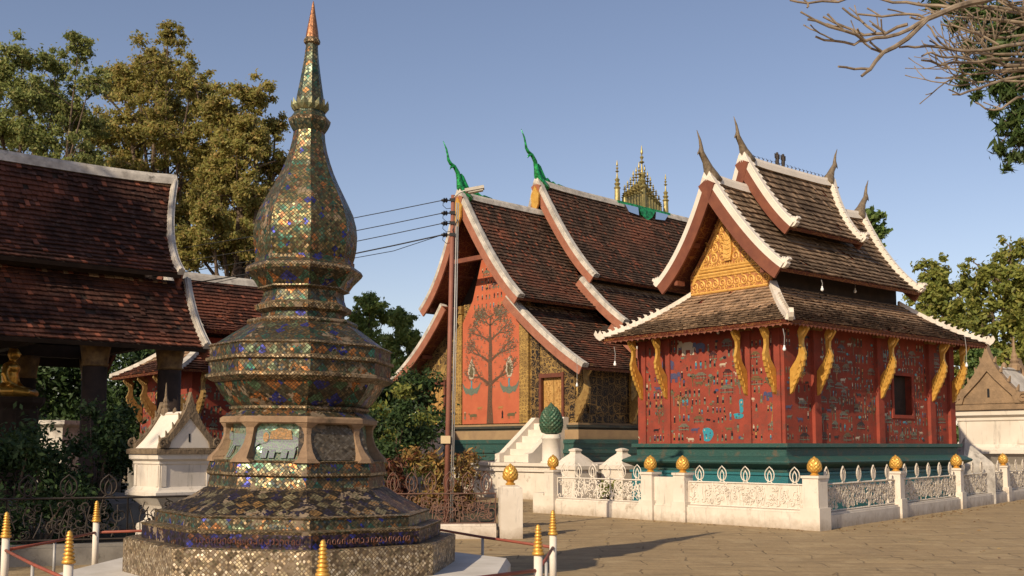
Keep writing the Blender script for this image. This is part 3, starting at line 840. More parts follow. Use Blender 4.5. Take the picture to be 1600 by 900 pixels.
    def place(x, y, rz):
        nonlocal me
        if me is None:
            o = br.build('eave_bracket', gold, R); me = o
        else:
            o = me.copy(); COL.objects.link(o); o.parent = R
        o.location = (x, y, 2.86); o.rotation_euler = (0, 0, rz)
    for x in (.12, 1.20, 4.0, 6.57, 7.66): place(x, -HW - .09, 0)
    for y in (-HW + .22, -HW + 1.05, HW - 1.05, HW - .20): place(-.05, y, -PI / 2)
    # eave beams under the skirt and carved valance
    mb = MB(); e = .60
    for a0, a1, b0, b1 in ((-e, LX + e, -HW - e - .04, -HW - e + .04), (-e, LX + e, HW + e - .04, HW + e + .04), (-e - .04, -e + .04, -HW - e + .05, HW + e - .05), (LX + e - .04, LX + e + .04, -HW - e + .05, HW + e - .05)):
        mb.box(a0, a1, b0, b1, 4.40, 4.52)
    mb.build('eave_beam', redwood, R)
    mb = MB()
    n = 60
    for i in range(n):
        x = -.68 + (LX + 1.36) * i / n; mb.prism([(0, .06), (.1, .06), (.05, 0)], lambda a, b, d: (x + a, d, 4.36 + b), -HW - .68, -HW - .66)
        y = -HW - .68 + (2 * HW + 1.36) * i / n
        if i % 2 == 0: mb.prism([(0, .06), (.14, .06), (.07, 0)], lambda a, b, d: (d, y + a, 4.36 + b), -.68, -.66)
    mb.build('carved_valance', redwood, R)
    # upper body
    mb = MB(); mb.box(1.06, 6.8, -1.30, 1.30, 4.4, 6.35); mb.build('upper_wall', darkwood, R)
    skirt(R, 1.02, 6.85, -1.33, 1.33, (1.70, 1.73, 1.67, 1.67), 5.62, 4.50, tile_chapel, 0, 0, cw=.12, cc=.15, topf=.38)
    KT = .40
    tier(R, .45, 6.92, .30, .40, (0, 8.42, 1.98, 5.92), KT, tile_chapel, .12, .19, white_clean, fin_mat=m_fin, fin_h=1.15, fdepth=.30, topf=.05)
    tier(R, 1.85, 5.2, .24, .55, (0, 9.18, 1.30, 7.22), KT, tile_chapel, .12, .19, white_clean, fin_mat=m_fin, fin_h=1.05, fdepth=.24)
    # front pediment
    prof = curve_prof(0, 8.42, 1.98, 5.92, k=KT)
    def zat(s_, drop):
        for (a, b), (c, d) in zip(prof, prof[1:]):
            if s_ <= c: return b + (d - b) * (s_ - a) / (c - a) - drop
        return prof[-1][1] - drop
    for xp, sgn in ((1.05, -1), (6.75, 1)):
        mb = MB()
        ys = [-1.45 + 2.9 * i / 16 for i in range(17)]
        poly = [(-1.45, 5.60), (1.45, 5.60)] + [(y, max(5.62, zat(abs(y), .22))) for y in reversed(ys)]
        mb.prism(poly, lambda a, b, d: (xp + sgn * d, a, b), 0, .06, 0)
        ped = mb.build('pediment', pmat('pediment_ground', (.30, .10, .04), (.44, .22, .07), 14, .7, bump=.4), R)
        ped.scale = (1, .89, 1)
        if sgn > 0: continue
        mb = MB(); X = xp - .065
        def rib(pts, dep=.0): mb.tube([(X - dep, a, b) for a, b, _ in pts], [w for _, _, w in pts], 5, 0)
        for i in range(11):       # bottom frieze of scrolls
            y = -1.28 + i * .256; f = 1 if i % 2 else -1
            rib(scroll(y, 5.86, .125, f * PI / 2, 1.5, 16, .030, f)); rib(scroll(y + .12, 5.74, .07, -PI / 2, 1.1, 10, .022, f))
            rib([(y, 5.98, .03), (y + .06, 6.02, .02), (y + .1, 5.99, .006)])
        for z, r in ((5.66, .035), (6.06, .03), (6.13, .045), (6.22, .035), (6.29, .04)):
            hw = 1.42 if z < 6.1 else max(.2, 1.42 - (z - 6.0) * .62)
            mb.tube([(X, -hw, z), (X, hw, z)], r, 6, 0)
        for i in range(26):
            y = -1.2 + i * .096; mb.prism([(-.03, 0), (.03, 0), (0, .08)], lambda a, b, d: (d, y + a, 6.32 + b), X - .03, X + .02)
        for zz, rr in ((6.52, .15), (6.80, .13), (7.05, .11), (7.27, .085), (7.45, .06)):
            lim = 1.32 - (zz - 6.3) * .92; y = .24
            while y < lim:
                for s_ in (-1, 1):
                    rib(scroll(s_ * y, zz, rr, PI / 2 * s_, 1.6, 18, .032, s_)); rib(scroll(s_ * (y + rr * .8), zz - rr * .8, rr * .5, -PI / 2, 1.2, 12, .022, -s_))
                    rib([(s_ * y, zz + rr, .03), (s_ * (y + .05), zz + rr + .07, .018), (s_ * (y + .10), zz + rr + .06, .005)])
                y += rr * 2.1
        # standing lotus figure in the middle
        mb.prism([(-.10, 0), (.10, 0), (.15, .25), (.12, .50), (.07, .70), (0, .95), (-.07, .70), (-.12, .50), (-.15, .25)], lambda a, b, d: (d, a, 6.42 + b), X - .07, X + .02)
        for z in (6.5, 6.62, 6.74, 6.86, 6.98): mb.tube([(X - .07, -.1, z), (X - .08, 0, z - .03), (X - .07, .1, z)], .016, 5, 0)
        for s_ in (-1, 1):
            pts = [(X + .0, s_ * (q * 1.36), 7.95 - 2.05 * q ** .88) for q in [i / 12 for i in range(13)]]
            mb.tube(pts, .045, 6, 0)
            for i in range(1, 12): mb.tube([pts[i], (X, pts[i][1] - s_ * .05, pts[i][2] + .13)], [.045, .008], 5, 0)
        mb.build('gilded_carving', gold_carved, ped)
        for zz in (5.95, 6.9):      # purlins that carry the overhanging gable
            for s_ in (-1, 1):
                q = 1.55 if zz < 6 else .95
                mb = MB(); mb.box(.50, .79, s_ * q - .06, s_ * q + .06, zz - .06, zz + .06)
                mb.build('purlin', redwood, ped)
    # hare and deer crest on the upper ridge
    mb = MB()
    for i in range(20):
        x = 1.95 + i * .185; mb.tube([(x, 0, 9.28), (x + .02, 0, 9.36), (x - .05, 0, 9.40)], [.018, .012, .004], 5)
        mb.tube([(x + .02, 0, 9.36), (x + .09, 0, 9.38)], [.010, .004], 5)
    for x in (3.15, 3.42):
        mb.tube([(x, 0, 9.26), (x, 0, 9.42), (x + .01, 0, 9.60)], [.04, .055, .04], 7)
        for s_ in (-1, 1): mb.tube([(x, 0, 9.46), (x + s_ * .09, 0, 9.50), (x + s_ * .10, 0, 9.62)], [.025, .02, .015], 5)
        mb.tube([(x, 0, 9.60), (x, 0, 9.66)], [.045, .03], 7)
    mb.build('ridge_crest', darkiron, R)
    return R
m_fin = pmat('grey_brown_finial', (.22, .17, .11), (.12, .09, .06), 14, .6, .1, bump=.5, bscale=35)
chapel()

# ------------------------------------------------------------------ the great ordination hall
SA = math.radians(44)
SU, SV = Vector((math.cos(SA), math.sin(SA), 0)), Vector((-math.sin(SA), math.cos(SA), 0))
F0 = Vector((-.738, 38, 0))
green_glass = pmat('green_mirror_glass', (.03, .46, .12), (.01, .13, .03), 9, .18, .45, bump=.35, bscale=22, lo=.4, hi=.6, spec=.6)
def sim_hall():
    R = thing('ordination_hall', 'large hall with sweeping dark tiled roofs and a tree of life mosaic on its front', 'temple hall', F0, SA)
    HW, L = 4.2, 17.0
    mb = MB()
    for o, z0, z1, m in ((.40, 1.0, 1.16, 2), (.34, 1.16, 1.30, 0), (.28, 1.303, 1.42, 0), (.34, 1.423, 1.55, 0), (.28, 1.553, 1.74, 0), (.32, 1.743, 1.88, 0), (.24, 1.883, 2.20, 1), (.10, 2.203, 2.27, 2), (.16, 2.273, 2.36, 2), (.06, 2.363, 2.43, 1)):
        mb.box(-o, L + o, -HW - o, HW + o, z0, z1, m)
    mb.build('plinth', [teal, tanband, pmat('dark_band', (.03, .04, .035), (.06, .05, .035), 6, .6)], R)
    D = [(-3.53, -2.57), (2.57, 3.53)]; dz0, dz1 = 2.43, 3.98
    # body; the front wall is cut to the roof line
    mb = MB(); t = .25
    LP = curve_prof(1.7, 6.80, 5.0, 4.2, k=.30)
    def rz_(s_):
        s_ = abs(s_)
        if s_ < 2.0: return 6.9
        for (a, b), (c, d) in zip(LP, LP[1:]):
            if s_ <= c: return b + (d - b) * (s_ - a) / (c - a) - .13
        return 4.1
    def wallpiece(a, b, z0, m=0):
        n = 8; ys = [a + (b - a) * i / n for i in range(n + 1)]
        mb.prism([(a, z0), (b, z0)] + [(y, rz_(y)) for y in reversed(ys)], lambda y, z, d: (d, y, z), 0, t, m)
    wallpiece(-HW, D[0][0], 2.43); wallpiece(D[0][1], -2.0, 2.43); wallpiece(-2.0, 2.0, 2.43); wallpiece(2.0, D[1][0], 2.43); wallpiece(D[1][1], HW, 2.43)
    for a, b in D: wallpiece(a, b, dz1)
    mb.box(t, L, HW - t, HW, 2.43, 4.6, 1); mb.box(L - t, L, -HW + t, HW - t, 2.43, 4.6, 1); mb.box(t, L, -HW, -HW + t, 2.43, 4.6, 1)
    wall = mb.build('wall', [lacquer, lacquer_dark], R)
    # gable wall above
    mb = MB(); P1 = curve_prof(0, 10.6, 2.6, 6.65, k=.45)
    poly = [(-2.4, 6.5), (2.4, 6.5)] + [(s_, z - .25) for s_, z in reversed(P1) if s_ < 2.4] + [(-s_, z - .25) for s_, z in P1[1:] if s_ < 2.4]
    mb.prism(poly, lambda a, b, d: (d, a, b), .30, .45, 0); mb.build('gable_wall', darkwood, R)
    mb = MB()
    mb.box(-1.2, -1.04, -1.30, 1.30, 8.2, 8.36)
    mb.build('roof_beam', redwood, R)
    for s_ in (-1, 1):
        for q in (1.4, 2.3):
            mb = MB(); mb.box(-1.05, .3, s_ * q - .07, s_ * q + .07, 6.62 + (2.3 - q) * 1.4, 6.78 + (2.3 - q) * 1.4); mb.build('roof_beam', redwood, R)
        mb = MB(); mb.box(-.5, -.003, s_ * 3.4 - .07, s_ * 3.4 + .07, 4.98, 5.12); mb.build('roof_beam', redwood, R)
    # central red panel, tapering upwards
    mb = MB()
    mb.prism([(-1.5, 2.46), (1.5, 2.46), (1.5, 6.2), (.95, 7.0), (.34, 8.85), (-.34, 8.85), (-.95, 7.0), (-1.5, 6.2)], lambda a, b, d: (d, a, b), -.07, .29)
    pan = mb.build('central_panel', orange_wall, R)
    Fg = Fig(lambda a, b, d: (-.07 - d, -a, b))   # a runs to the viewer's right
    def limb(p, an, Ln, w, d, bend):
        q = p; n = 4
        for i in range(n):
            an += bend / n; r = (q[0] + Ln / n * math.cos(an), q[1] + Ln / n * math.sin(an))
            Fg.line(q, r, w * (1 - .12 * i), 7); Fg.disc(r, w * (1 - .12 * i) / 2, 7); q = r
            if d < 3 or i > 1:
                for _ in range(3):
                    l = (q[0] + U(-.2, .2), q[1] + U(-.17, .2))
                    if abs(l[0]) < 1.42 and l[1] < 6.7: 
                        for c_ in ((0, .035), (.03, -.02), (-.03, -.02)): Fg.disc((l[0] + c_[0], l[1] + c_[1]), .021, rnd.choice([7, 7, 6, 2]), 6)
        if d:
            for sgn in (-1, 1):
                limb(q, an + sgn * U(.35, .7), Ln * U(.62, .76), w * .6, d - 1, -sgn * U(.2, .7))
    tr = [(0, 2.46), (-.01, 3.2), (.02, 3.9), (0, 4.6), (.03, 5.2), (0, 5.75), (.02, 6.3)]; tw = [.36, .24, .21, .20, .17, .12, .07]
    for i in range(6):
        (a, b), (c, d) = tr[i], tr[i + 1]
        Fg.poly([(a - tw[i] / 2, b), (a + tw[i] / 2, b), (c + tw[i + 1] / 2, d), (c - tw[i + 1] / 2, d)], 7)
    for _ in range(130):
        b = U(2.5, 6.0); w = .13 - .09 * (b - 2.5) / 3.5; Fg.disc((U(-w, w), b), U(.012, .022), rnd.choice([0, 2, 7, 7, 6]), 5)
    for z, sd, Ln, w in ((3.85, 1, .66, .13), (3.85, -1, .66, .13), (4.65, -1, .66, .11), (4.7, 1, .66, .11), (5.45, 1, .56, .09), (5.4, -1, .56, .09), (6.0, 1, .40, .06), (6.0, -1, .40, .06), (6.3, 1, .28, .05), (6.3, -1, .28, .05)):
        limb((0, z), PI / 2 - sd * .95, Ln, w, 2, sd * -.2)
    for s_ in (-1, 1):        # two peacocks facing out
        c = s_ * 1.0
        Fg.poly([(c - .16, 3.55), (c, 3.50), (c + .16, 3.55), (c + .12, 3.75), (c, 3.82), (c - .12, 3.75)], 2)
        Fg.line((c, 3.5), (c, 3.36), .02, 5); Fg.line((c, 3.75), (c - .02 * s_, 4.0), .06, 4); Fg.disc((c, 4.02), .05, 4)
        for w_ in (-1, 1):
            P = [(c + w_ * .08, 3.6), (c + w_ * .30, 3.55), (c + w_ * .46, 3.78), (c + w_ * .50, 3.98), (c + w_ * .34, 3.80), (c + w_ * .12, 3.74)]
            Fg.poly(P, 2)
        Fg.poly([(c - .10, 4.1), (c + .10, 4.1), (c + .20, 4.35), (c + .14, 4.62), (c, 4.85), (c - .14, 4.62), (c - .20, 4.35)], 1)
        Fg.poly([(c - .06, 4.16), (c + .06, 4.16), (c + .12, 4.36), (c, 4.66), (c - .12, 4.36)], 6)
        Fg.person(c - .35, 2.6, .32); Fg.beast(c + .1, 2.62, .24, 6); Fg.beast(c * .55, 2.95, .14, 5)
    for i in range(26): Fg.person(-.85 + (i % 9) * .21 + U(-.03, .03), 6.62 + (i // 9) * .34, .22) if abs(-.85 + (i % 9) * .21) < .9 - (i // 9) * .16 else None
    Fg.fill(-.5, .5, 7.3, 8.3, .8)
    Fg.build('tree_of_life_mosaic', pan)
    # gilded pilasters flanking it, and stencilled frames
    for s_ in (-1, 1):
        mb = MB(); a, b = sorted((s_ * 1.53, s_ * 1.98)); mb.box(-.10, -.002, a, b, 2.46, 6.55); p = mb.build('pilaster', lacquer_dense, R)
        mb = MB(); mb.box(-.15, -.004, a - .03, b + .03, 6.553, 6.85); mb.build('capital', gold_dull, p)
        for q0, q1 in ((2.08, 2.46), (3.62, 4.12)):
            a, b = sorted((s_ * q0, s_ * q1)); mb = MB(); mb.box(-.035, -.002, a, b, 2.6, 4.6 if q0 > 3 else 5.6)
            mb.build('framed_panel', lacquer_dark, wall)
    # doors
    for (a, b) in D:
        mb = MB()
        mb.box(-.09, .12, a - .10, a, dz0, dz1 + .16, 0); mb.box(-.09, .12, b, b + .10, dz0, dz1 + .16, 0); mb.box(-.09, .12, a, b, dz1, dz1 + .14, 0)
        dr = mb.build('doorway', pmat('red_brown_frame', (.16, .05, .03), (.09, .035, .02), 5, .6), R)
        m_ = (a + b) / 2
        for c0, c1 in ((a, m_ - .01), (m_ + .01, b)):
            mb = MB(); mb.box(.06, .12, c0 + .003, c1 - .003, dz0, dz1 - .003)
            for i in range(5):
                zc = dz0 + .17 + i * .29; yc = (c0 + c1) / 2
                for f in (-1, 1): mb.tube([(.055, p[0], p[1]) for p in scroll(yc + f * .07, zc, .07, 0 if f > 0 else PI, 1.3, 12, .01, f)], .014, 5)
                mb.tube([(.05, yc, zc - .12), (.045, yc, zc + .12)], [.03, .006], 5)
            mb.build('door_leaf', door_gold, dr)
    # roofs
    KW = dict(board=white_old, fascia=fascia_terra, crock=False, fdepth=.27, bw=.26, capm=white_old)
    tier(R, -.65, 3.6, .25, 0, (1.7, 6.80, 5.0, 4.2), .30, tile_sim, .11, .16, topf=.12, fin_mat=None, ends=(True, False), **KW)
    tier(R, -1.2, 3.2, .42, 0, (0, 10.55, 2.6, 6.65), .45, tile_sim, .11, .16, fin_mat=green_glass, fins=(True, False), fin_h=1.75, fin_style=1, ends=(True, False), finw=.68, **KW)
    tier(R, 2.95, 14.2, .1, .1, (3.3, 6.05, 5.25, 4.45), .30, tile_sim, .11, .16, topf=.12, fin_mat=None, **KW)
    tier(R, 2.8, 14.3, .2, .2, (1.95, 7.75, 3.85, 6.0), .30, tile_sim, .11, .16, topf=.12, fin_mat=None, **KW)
    tier(R, 2.75, 14.3, .45, .45, (0, 11.65, 2.5, 7.8), .45, tile_sim, .11, .16, fin_mat=green_glass, fin_h=1.9, fin_style=1, finw=.64, **KW)
    mb = MB()
    mb.box(3.0, 14.2, -1.9, 1.9, 6.8, 8.0); mb.box(3.0, 14.2, -3.3, 3.3, 5.0, 6.0)
    mb.box(.5, 3.0, -1.9, 1.9, 6.2, 7.2); mb.build('roof_body', darkwood, R)
    tier(R, 13.8, 17.9, 0, .42, (0, 10.5, 2.6, 6.65), .45, tile_sim, .11, .16, fin_mat=green_glass, fins=(False, True), fin_h=1.7, fin_style=1, ends=(False, True), finw=.68, **KW)
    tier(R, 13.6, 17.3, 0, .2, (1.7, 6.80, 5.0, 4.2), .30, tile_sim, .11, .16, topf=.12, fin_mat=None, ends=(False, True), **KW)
    # gold apex plaques behind the bargeboards
    for x, z in ((-1.54, 10.12), (2.36, 11.2)):
        mb = MB(); mb.prism([(0, .35), (.2, .0), (.17, -.4), (0, -.75), (-.17, -.4), (-.2, .0)], lambda a, b, d: (d, a, z + b), x - .14, x - .06)
        mb.build('apex_plaque', gold, R)
    # side wall panels and corner brackets
    for i in range(6):
        x = .5 + i * 2.6; mb = MB(); mb.box(x, x + 2.0, -HW - .04, -HW - .002, 2.75, 4.3); mb.build('side_panel', lacquer_dark, wall)
        mb = MB(); mb.box(x + 2.15, x + 2.45, -HW - .10, -HW - .002, 2.43, 4.7); mb.build('side_pilaster', lacquer_dense, wall)
    br = bracket_mesh(1.9, .75, .10)
    o = br.build('eave_bracket', gold_dull, R); o.location = (-.02, -HW + .06, 2.45); o.rotation_euler = (0, 0, -.0)
    for x in (2.7, 5.3, 7.9, 10.5):
        c = o.copy(); COL.objects.link(c); c.parent = R; c.location = (x, -HW - .1, 2.5)
    # roof-centre cluster of parasols
    mb = MB(); xc = 8.7
    v = MB()
    def spire(x, h, r, z0=11.72, m=None):
        P = [(r, 0), (r * .9, .30 * h), (r * 1.25, .33 * h), (r * .6, .38 * h), (r * 1.1, .43 * h), (r * .5, .47 * h), (r * .9, .53 * h), (r * .35, .57 * h), (r * .16, .70 * h), (r * .7, .73 * h), (r * .12, .76 * h), (r * .5, .81 * h), (r * .10, .84 * h), (r * .35, .88 * h), (.008, 1.0 * h)]
        mb2 = MB(); mb2.ring([(a, z0 + b) for a, b in P], 8, x, 0); return mb2
    cr = thing('roof_parasol_cluster', 'gilded ridge ornament with a tall central spire among smaller ones on the dark roof', 'roof ornament', F0 + SU * xc, SA)
    mbp = MB(); mbp.box(-1.75, 1.75, -.14, .14, 11.62, 11.74)
    mbp.prism([(-.55, 0), (.55, 0), (.35, -.3), (0, -.5), (-.35, -.3)], lambda a, b, d: (a, d, 11.62 + b), -.26, -.10)
    mbp.build('base', [green_glass], cr)
    for s_ in (-1, 1):
        mbp = MB(); mbp.prism([(s_ * .6, 0), (s_ * 1.45, 0), (s_ * 1.2, -.28), (s_ * .55, -.33)], lambda a, b, d: (a, d, 11.60 + b), -.27, -.12)
        mbp.build('mirror_plate', pmat('sky_mirror', (.6, .65, .7), None, rough=.08, metal=.95, bump=0), cr)
    hs = [0, 2.75, 1.95, 1.7, 1.5, 1.2, 1.0, .8]
    for i, x in enumerate((0, .19, .38, .57, .76, .95, 1.14)):
        for s_ in ((1,) if i == 0 else (1, -1)):
            spire(s_ * x, hs[i + 1] - (.05 if s_ > 0 else 0), .13 if i else .17).build('spire', gold_olive, cr)
    for s_ in (-1, 1): spire(s_ * 1.62, 1.75, .12).build('spire', gold_olive, cr)
gold_olive = pmat('tarnished_gold', (.42, .33, .12), (.22, .20, .08), 7, .5, .4, bump=.3, spec=.5)
sim_hall()

# ------------------------------------------------------------------ white terrace, stairs and posts before the hall
def terrace():
    R = thing('white_terrace', 'long white terrace wall with a moulded top in front of the large hall', 'terrace', F0, SA)
    mb = MB()
    mb.box(-2.45, 18, -7.2, 6.2, 0, .86, 0); mb.box(-2.52, 18, -7.27, 6.27, .863, .93, 0); mb.box(-2.40, 18, -7.15, 6.15, .933, 1.03, 0); mb.box(-2.50, 18, -7.25, 6.25, 1.033, 1.13, 0)
    mb.build('wall', white, R)
    return R
terrace()
def stairs(yc, label):
    R = thing('staircase', label, 'stairs', F0 + SV * yc, SA, 'white stairs up to the hall doors')
    for s_ in (-1, 1):
        mb = MB(); a, b = sorted((s_ * .56, s_ * .78))
        mb.prism([(-1.95, 1.135), (-.05, 1.135), (-.05, 2.62), (-.25, 2.62), (-.42, 2.48), (-1.75, 1.45), (-1.95, 1.40)], lambda x, z, d: (x, d, z), a, b)
        mb.build('side_wall', white_clean, R)
    mb = MB(); n = 6
    for i in range(n):
        mb.box(-1.75 + i * .28, -.07, -.555, .555, 1.135 + i * .215 + (.001 if i else 0), 1.135 + (i + 1) * .215)
    mb.build('steps', white_clean, R)
stairs(-3.05, 'white stairs with sloping side walls below the right golden door')
stairs(3.05, 'white stairs below the left golden door, partly hidden by garden shrubs')
def leafy_bud(mb, cx, cy, z, r, h, rows, n, mi=0):
    core = [(r * .30, 0), (r * .8, h * .08), (r * .98, h * .26), (r * .96, h * .48), (r * .74, h * .70), (r * .38, h * .87), (.01, h)]
    mb.ring([(a * .93, z + b) for a, b in core], 14, cx, cy, 0, [mi] * 6)
    def rad(q):
        q = min(max(q, 0), 1) * h
        for (a, b), (c, d) in zip(core, core[1:]):
            if q <= d: return a + (c - a) * (q - b) / (d - b)
        return .01
    for j in range(rows):
        q0 = .02 + .80 * j / rows; q1 = min(1.0, q0 + 1.5 / rows)
        for i in range(n):
            a = 2 * PI * (i + .5 * (j % 2)) / n; w = PI / n * 1.05
            def P(an, q, o): 
                rr = rad(q) + o; return (cx + rr * math.cos(an), cy + rr * math.sin(an), z + q * h)
            qm = (q0 + q1) / 2
            v = [P(a - w * .8, q0, .0), P(a + w * .8, q0, .0), P(a + w, qm, r * .03), P(a, q1, r * .10), P(a - w, qm, r * .03), P(a, qm, r * .12)]
            mb.add(v, [(0, 1, 5), (1, 2, 5), (2, 3, 5), (3, 4, 5), (4, 0, 5)], mi)
def bud_post():
    p = F0 - SU * 2.0 - SV * 4.9
    R = thing('lotus_bud_post', 'round white pedestal topped by a large dark green lotus bud near the stairs', 'post', (p.x, p.y, 0), 0)
    mb = MB(); mb.ring([(.34, 1.08), (.34, 1.16), (.29, 1.20), (.285, 1.86), (.31, 1.88), (.31, 1.93), (.285, 1.95), (.285, 2.02)], 28); mb.build('pedestal', white_clean, R, True)
    mb = MB(); leafy_bud(mb, 0, 0, 2.0, .35, 1.02, 12, 15); mb.build('lotus_bud', pmat('patinated_green', (.030, .105, .060), (.09, .12, .07), 12, .45, .2, bump=.4, c3=(.13, .10, .05), s3=7, t3=.6), R)
bud_post()
def capped_post(px, Y, label):
    x = xpx(px, Y)
    R = thing('capped_post', label, 'post', (x, Y, 0), CA, 'white posts with pyramid caps behind the fence')
    mb = MB(); mb.box(-.42, .42, -.42, .42, 0, 1.0)
    mb.build('post', white, R)
    mb = MB(); prof = [(.66, 1.0), (.66, 1.10), (.60, 1.12), (.36, 1.32), (.17, 1.44), (.15, 1.50), (.19, 1.52), (.19, 1.56), (.05, 1.6)]
    mb.ring(prof, 4, 0, 0, PI / 4); mb.build('cap', white, R)
capped_post(899, 30, 'white post with a pyramid cap behind the openwork white fence, left of the bush')
capped_post(972, 30.5, 'white post with a pyramid cap beside the teal chapel base')
# ------------------------------------------------------------------ mirror-mosaic stupa on its slab
ST = Vector((-2.33, 11.5, 0))
def stupa():
    mb = MB()
    a0 = math.atan2(-ST.y, -ST.x) + math.radians(4.7)
    mb.ring([(2.45, 0), (2.45, .30), (2.40, .37)], 8, 0, 0, a0 + math.radians(3))
    sl_ = tag(mb.build('stone_slab', pmat('pale_slab', (.62, .58, .52), (.50, .46, .40), 2.5, .85, bump=.25, c3=(.30, .26, .2), s3=2.2, t3=.62), None, loc=(ST.x, ST.y, 0)), 'pale eight-sided slab under the mosaic stupa', 'slab')
    R = thing('mosaic_stupa', 'tall slender stupa covered in small coloured mirror tiles, in the foreground', 'stupa', ST)
    R.rotation_euler = (0, math.radians(.8), 0)
    mats = [m_plinth, m_blue, m_mix, m_slope, m_edge, m_big, m_bulb, m_spire, copper, m_green, stone_m]
    def part(name, rows, base=None, **kw):
        pr = []; ml = []
        for y, hw, m in rows:
            z = zpx(y, ST.y); zc = ST.y * math.cos(PITCH) + (z - EYE) * math.sin(PITCH)
            pr.append((hw * (.98 if y > 700 else 1) * zc / FPX, z)); ml.append(m)
        mb = MB(); mb.ring(pr, kw.get('n', 8), 0, 0, a0, ml[:-1]); return mb.build(name, mats, R), pr
    part('plinth', [(888, 260, 0), (838, 260, 4), (836, 257, 4), (837, 234, 0)])
    part('lower_tiers', [(838, 234, 1), (818, 234, 4), (814, 236, 4), (812, 216, 2), (799, 214, 4), (796, 217, 4), (794, 208, 2)])
    part('sloping_skirt', [(795, 205, 3), (785, 188, 3), (772, 160, 3), (762, 145, 3), (760, 139, 4), (757, 139, 2), (743, 136, 4), (740, 141, 4), (736, 141, 2), (722, 137, 4), (719, 139, 4), (718, 133, 2)])
    # niche storey: recessed panels between swept corner piers
    body, pr = part('niche_panels', [(720, 124, 9), (707, 113, 9), (690, 106, 9), (668, 105, 9), (655, 108, 9)])
    def zr(y, hw):
        z = zpx(y, ST.y); return hw * (ST.y * math.cos(PITCH) + (z - EYE) * math.sin(PITCH)) / FPX, z
    for k in range(8):
        mb = MB(); a = a0 + k * PI / 4
        rows = [zr(*q) for q in ((721, 139), (715, 137), (705, 127), (693, 119), (680, 115), (670, 115), (664, 119), (656, 121))]
        wd = [.15, .10, .07, .055, .05, .06, .12, .24]
        v = []
        for (r, z), w in zip(rows, wd):
            # follows the two facets that meet here, with an arris between them
            for da, rr in ((-PI / 4, w), (0, 0), (PI / 4, w)):
                c = Vector((r * math.cos(a), r * math.sin(a), z))
                if da:
                    nb = Vector((r * math.cos(a + da), r * math.sin(a + da), z)); c = c + (nb - c).normalized() * rr
                v.append(tuple(c))
            v.append((.5 * r * math.cos(a), .5 * r * math.sin(a), z))
        fs = []
        for i in range(len(rows) - 1):
            for j in range(4): fs.append((4 * i + j, 4 * i + (j + 1) % 4, 4 * i + 4 + (j + 1) % 4, 4 * i + 4 + j))
        mb.add(v, fs); mb.build('corner_pier', stone_m, R)
    # the dark-glass panels on the side turned from the sun, and the animals on both
    def on_facet(k, y0=None):
        a = a0 + k * PI / 4
        r, z = zr(690, 110); rb, zb_ = zr(715, 124); rt, zt_ = zr(660, 108)
        ap = math.cos(PI / 8)
        n = Vector((math.cos(a + PI / 8), math.sin(a + PI / 8), 0)); s_ = Vector((-n.y, n.x, 0))
        def P(x, zz, d):
            py = [(720, 124), (707, 113), (690, 106), (668, 105), (655, 108)]
            pts = [zr(*q) for q in py]
            rr = pts[0][0]
            for (ra, za), (rc, zc_) in zip(pts, pts[1:]):
                if za <= zz <= zc_: rr = ra + (rc - ra) * (zz - za) / (zc_ - za)
                elif zz > zc_: rr = rc
            c = n * (rr * ap + d) + s_ * x; return (c.x, c.y, zz)
        return P
    zc = zpx(690, ST.y); 
    def animal(P, kind, mats_, x0=0, sc=1.0):
        mb = MB()
        def el(cx, cz, rx, rz, mi, d=.012, n=16): mb.prism([(cx * sc + x0 + rx * sc * math.cos(t), cz * sc + zc + rz * sc * math.sin(t)) for t in [2 * PI * i / n for i in range(n)]], P, .002, d, mi)
        def pl(pts, mi, d=.012): mb.prism([(a * sc + x0, b * sc + zc) for a, b in pts], P, .002, d, mi)
        if kind == 'elephant':
            el(.02, -.01, .20, .105, 0); el(-.17, .045, .085, .075, 0, .018)
            pl([(-.22, .03), (-.27, -.03), (-.29, -.10), (-.25, -.12), (-.235, -.06), (-.19, -.02)], 0, .016)
            for a in (-.13, -.05, .08, .16): pl([(a - .03, -.07), (a + .035, -.07), (a + .03, -.17), (a - .03, -.17)], 0, .010)
            pl([(-.09, .02), (.15, .02), (.13, .11), (.02, .14), (-.08, .10)], 1, .020); el(-.13, .04, .03, .05, 1, .024)
            pl([(.21, .02), (.235, -.08), (.22, -.085), (.195, .0)], 0, .010)
        else:
            pl([(-.17, .0), (-.15, .08), (.10, .075), (.17, .05), (.18, -.04), (.10, -.05), (-.10, -.05)], 0)
            pl([(-.15, .07), (-.24, .11), (-.27, .05), (-.22, .01), (-.14, .0)], 0, .018); pl([(-.22, .10), (-.20, .15), (-.18, .10)], 1, .02)
            for a in (-.13, -.08, .10, .15): pl([(a - .016, -.03), (a + .018, -.03), (a + .012, -.17), (a - .012, -.17)], 0, .010)
            pl([(.17, .04), (.21, -.06), (.195, -.065), (.16, .0)], 0, .010)
        return mb
    # facet index of the face left of the front arris is -1, right is 0 (mirror order handled by the sun side)
    animal(on_facet(-1), 'elephant', None).build('elephant_mosaic', [m_eleph, m_orange], R)
    P0 = on_facet(0); mb = MB(); zt_, zb_ = zpx(662, ST.y), zpx(717, ST.y)
    mb.prism([(-.42, zb_), (.42, zb_), (.36, zt_), (-.36, zt_)], P0, .0015, .006)
    n_ = len(mb.f); mb.u = [[(p[0], p[1]) for p in [(-.42, 0), (.42, 0), (.36, .5), (-.36, .5)]]] + [None] * (n_ - 1)
    mb.u[1] = [(-.36, .5), (.36, .5), (.42, 0), (-.42, 0)]
    mb.build('grey_panel', m_grey, R)
    animal(P0, 'cow', None).build('cow_mosaic', [m_orange, m_orange], R)
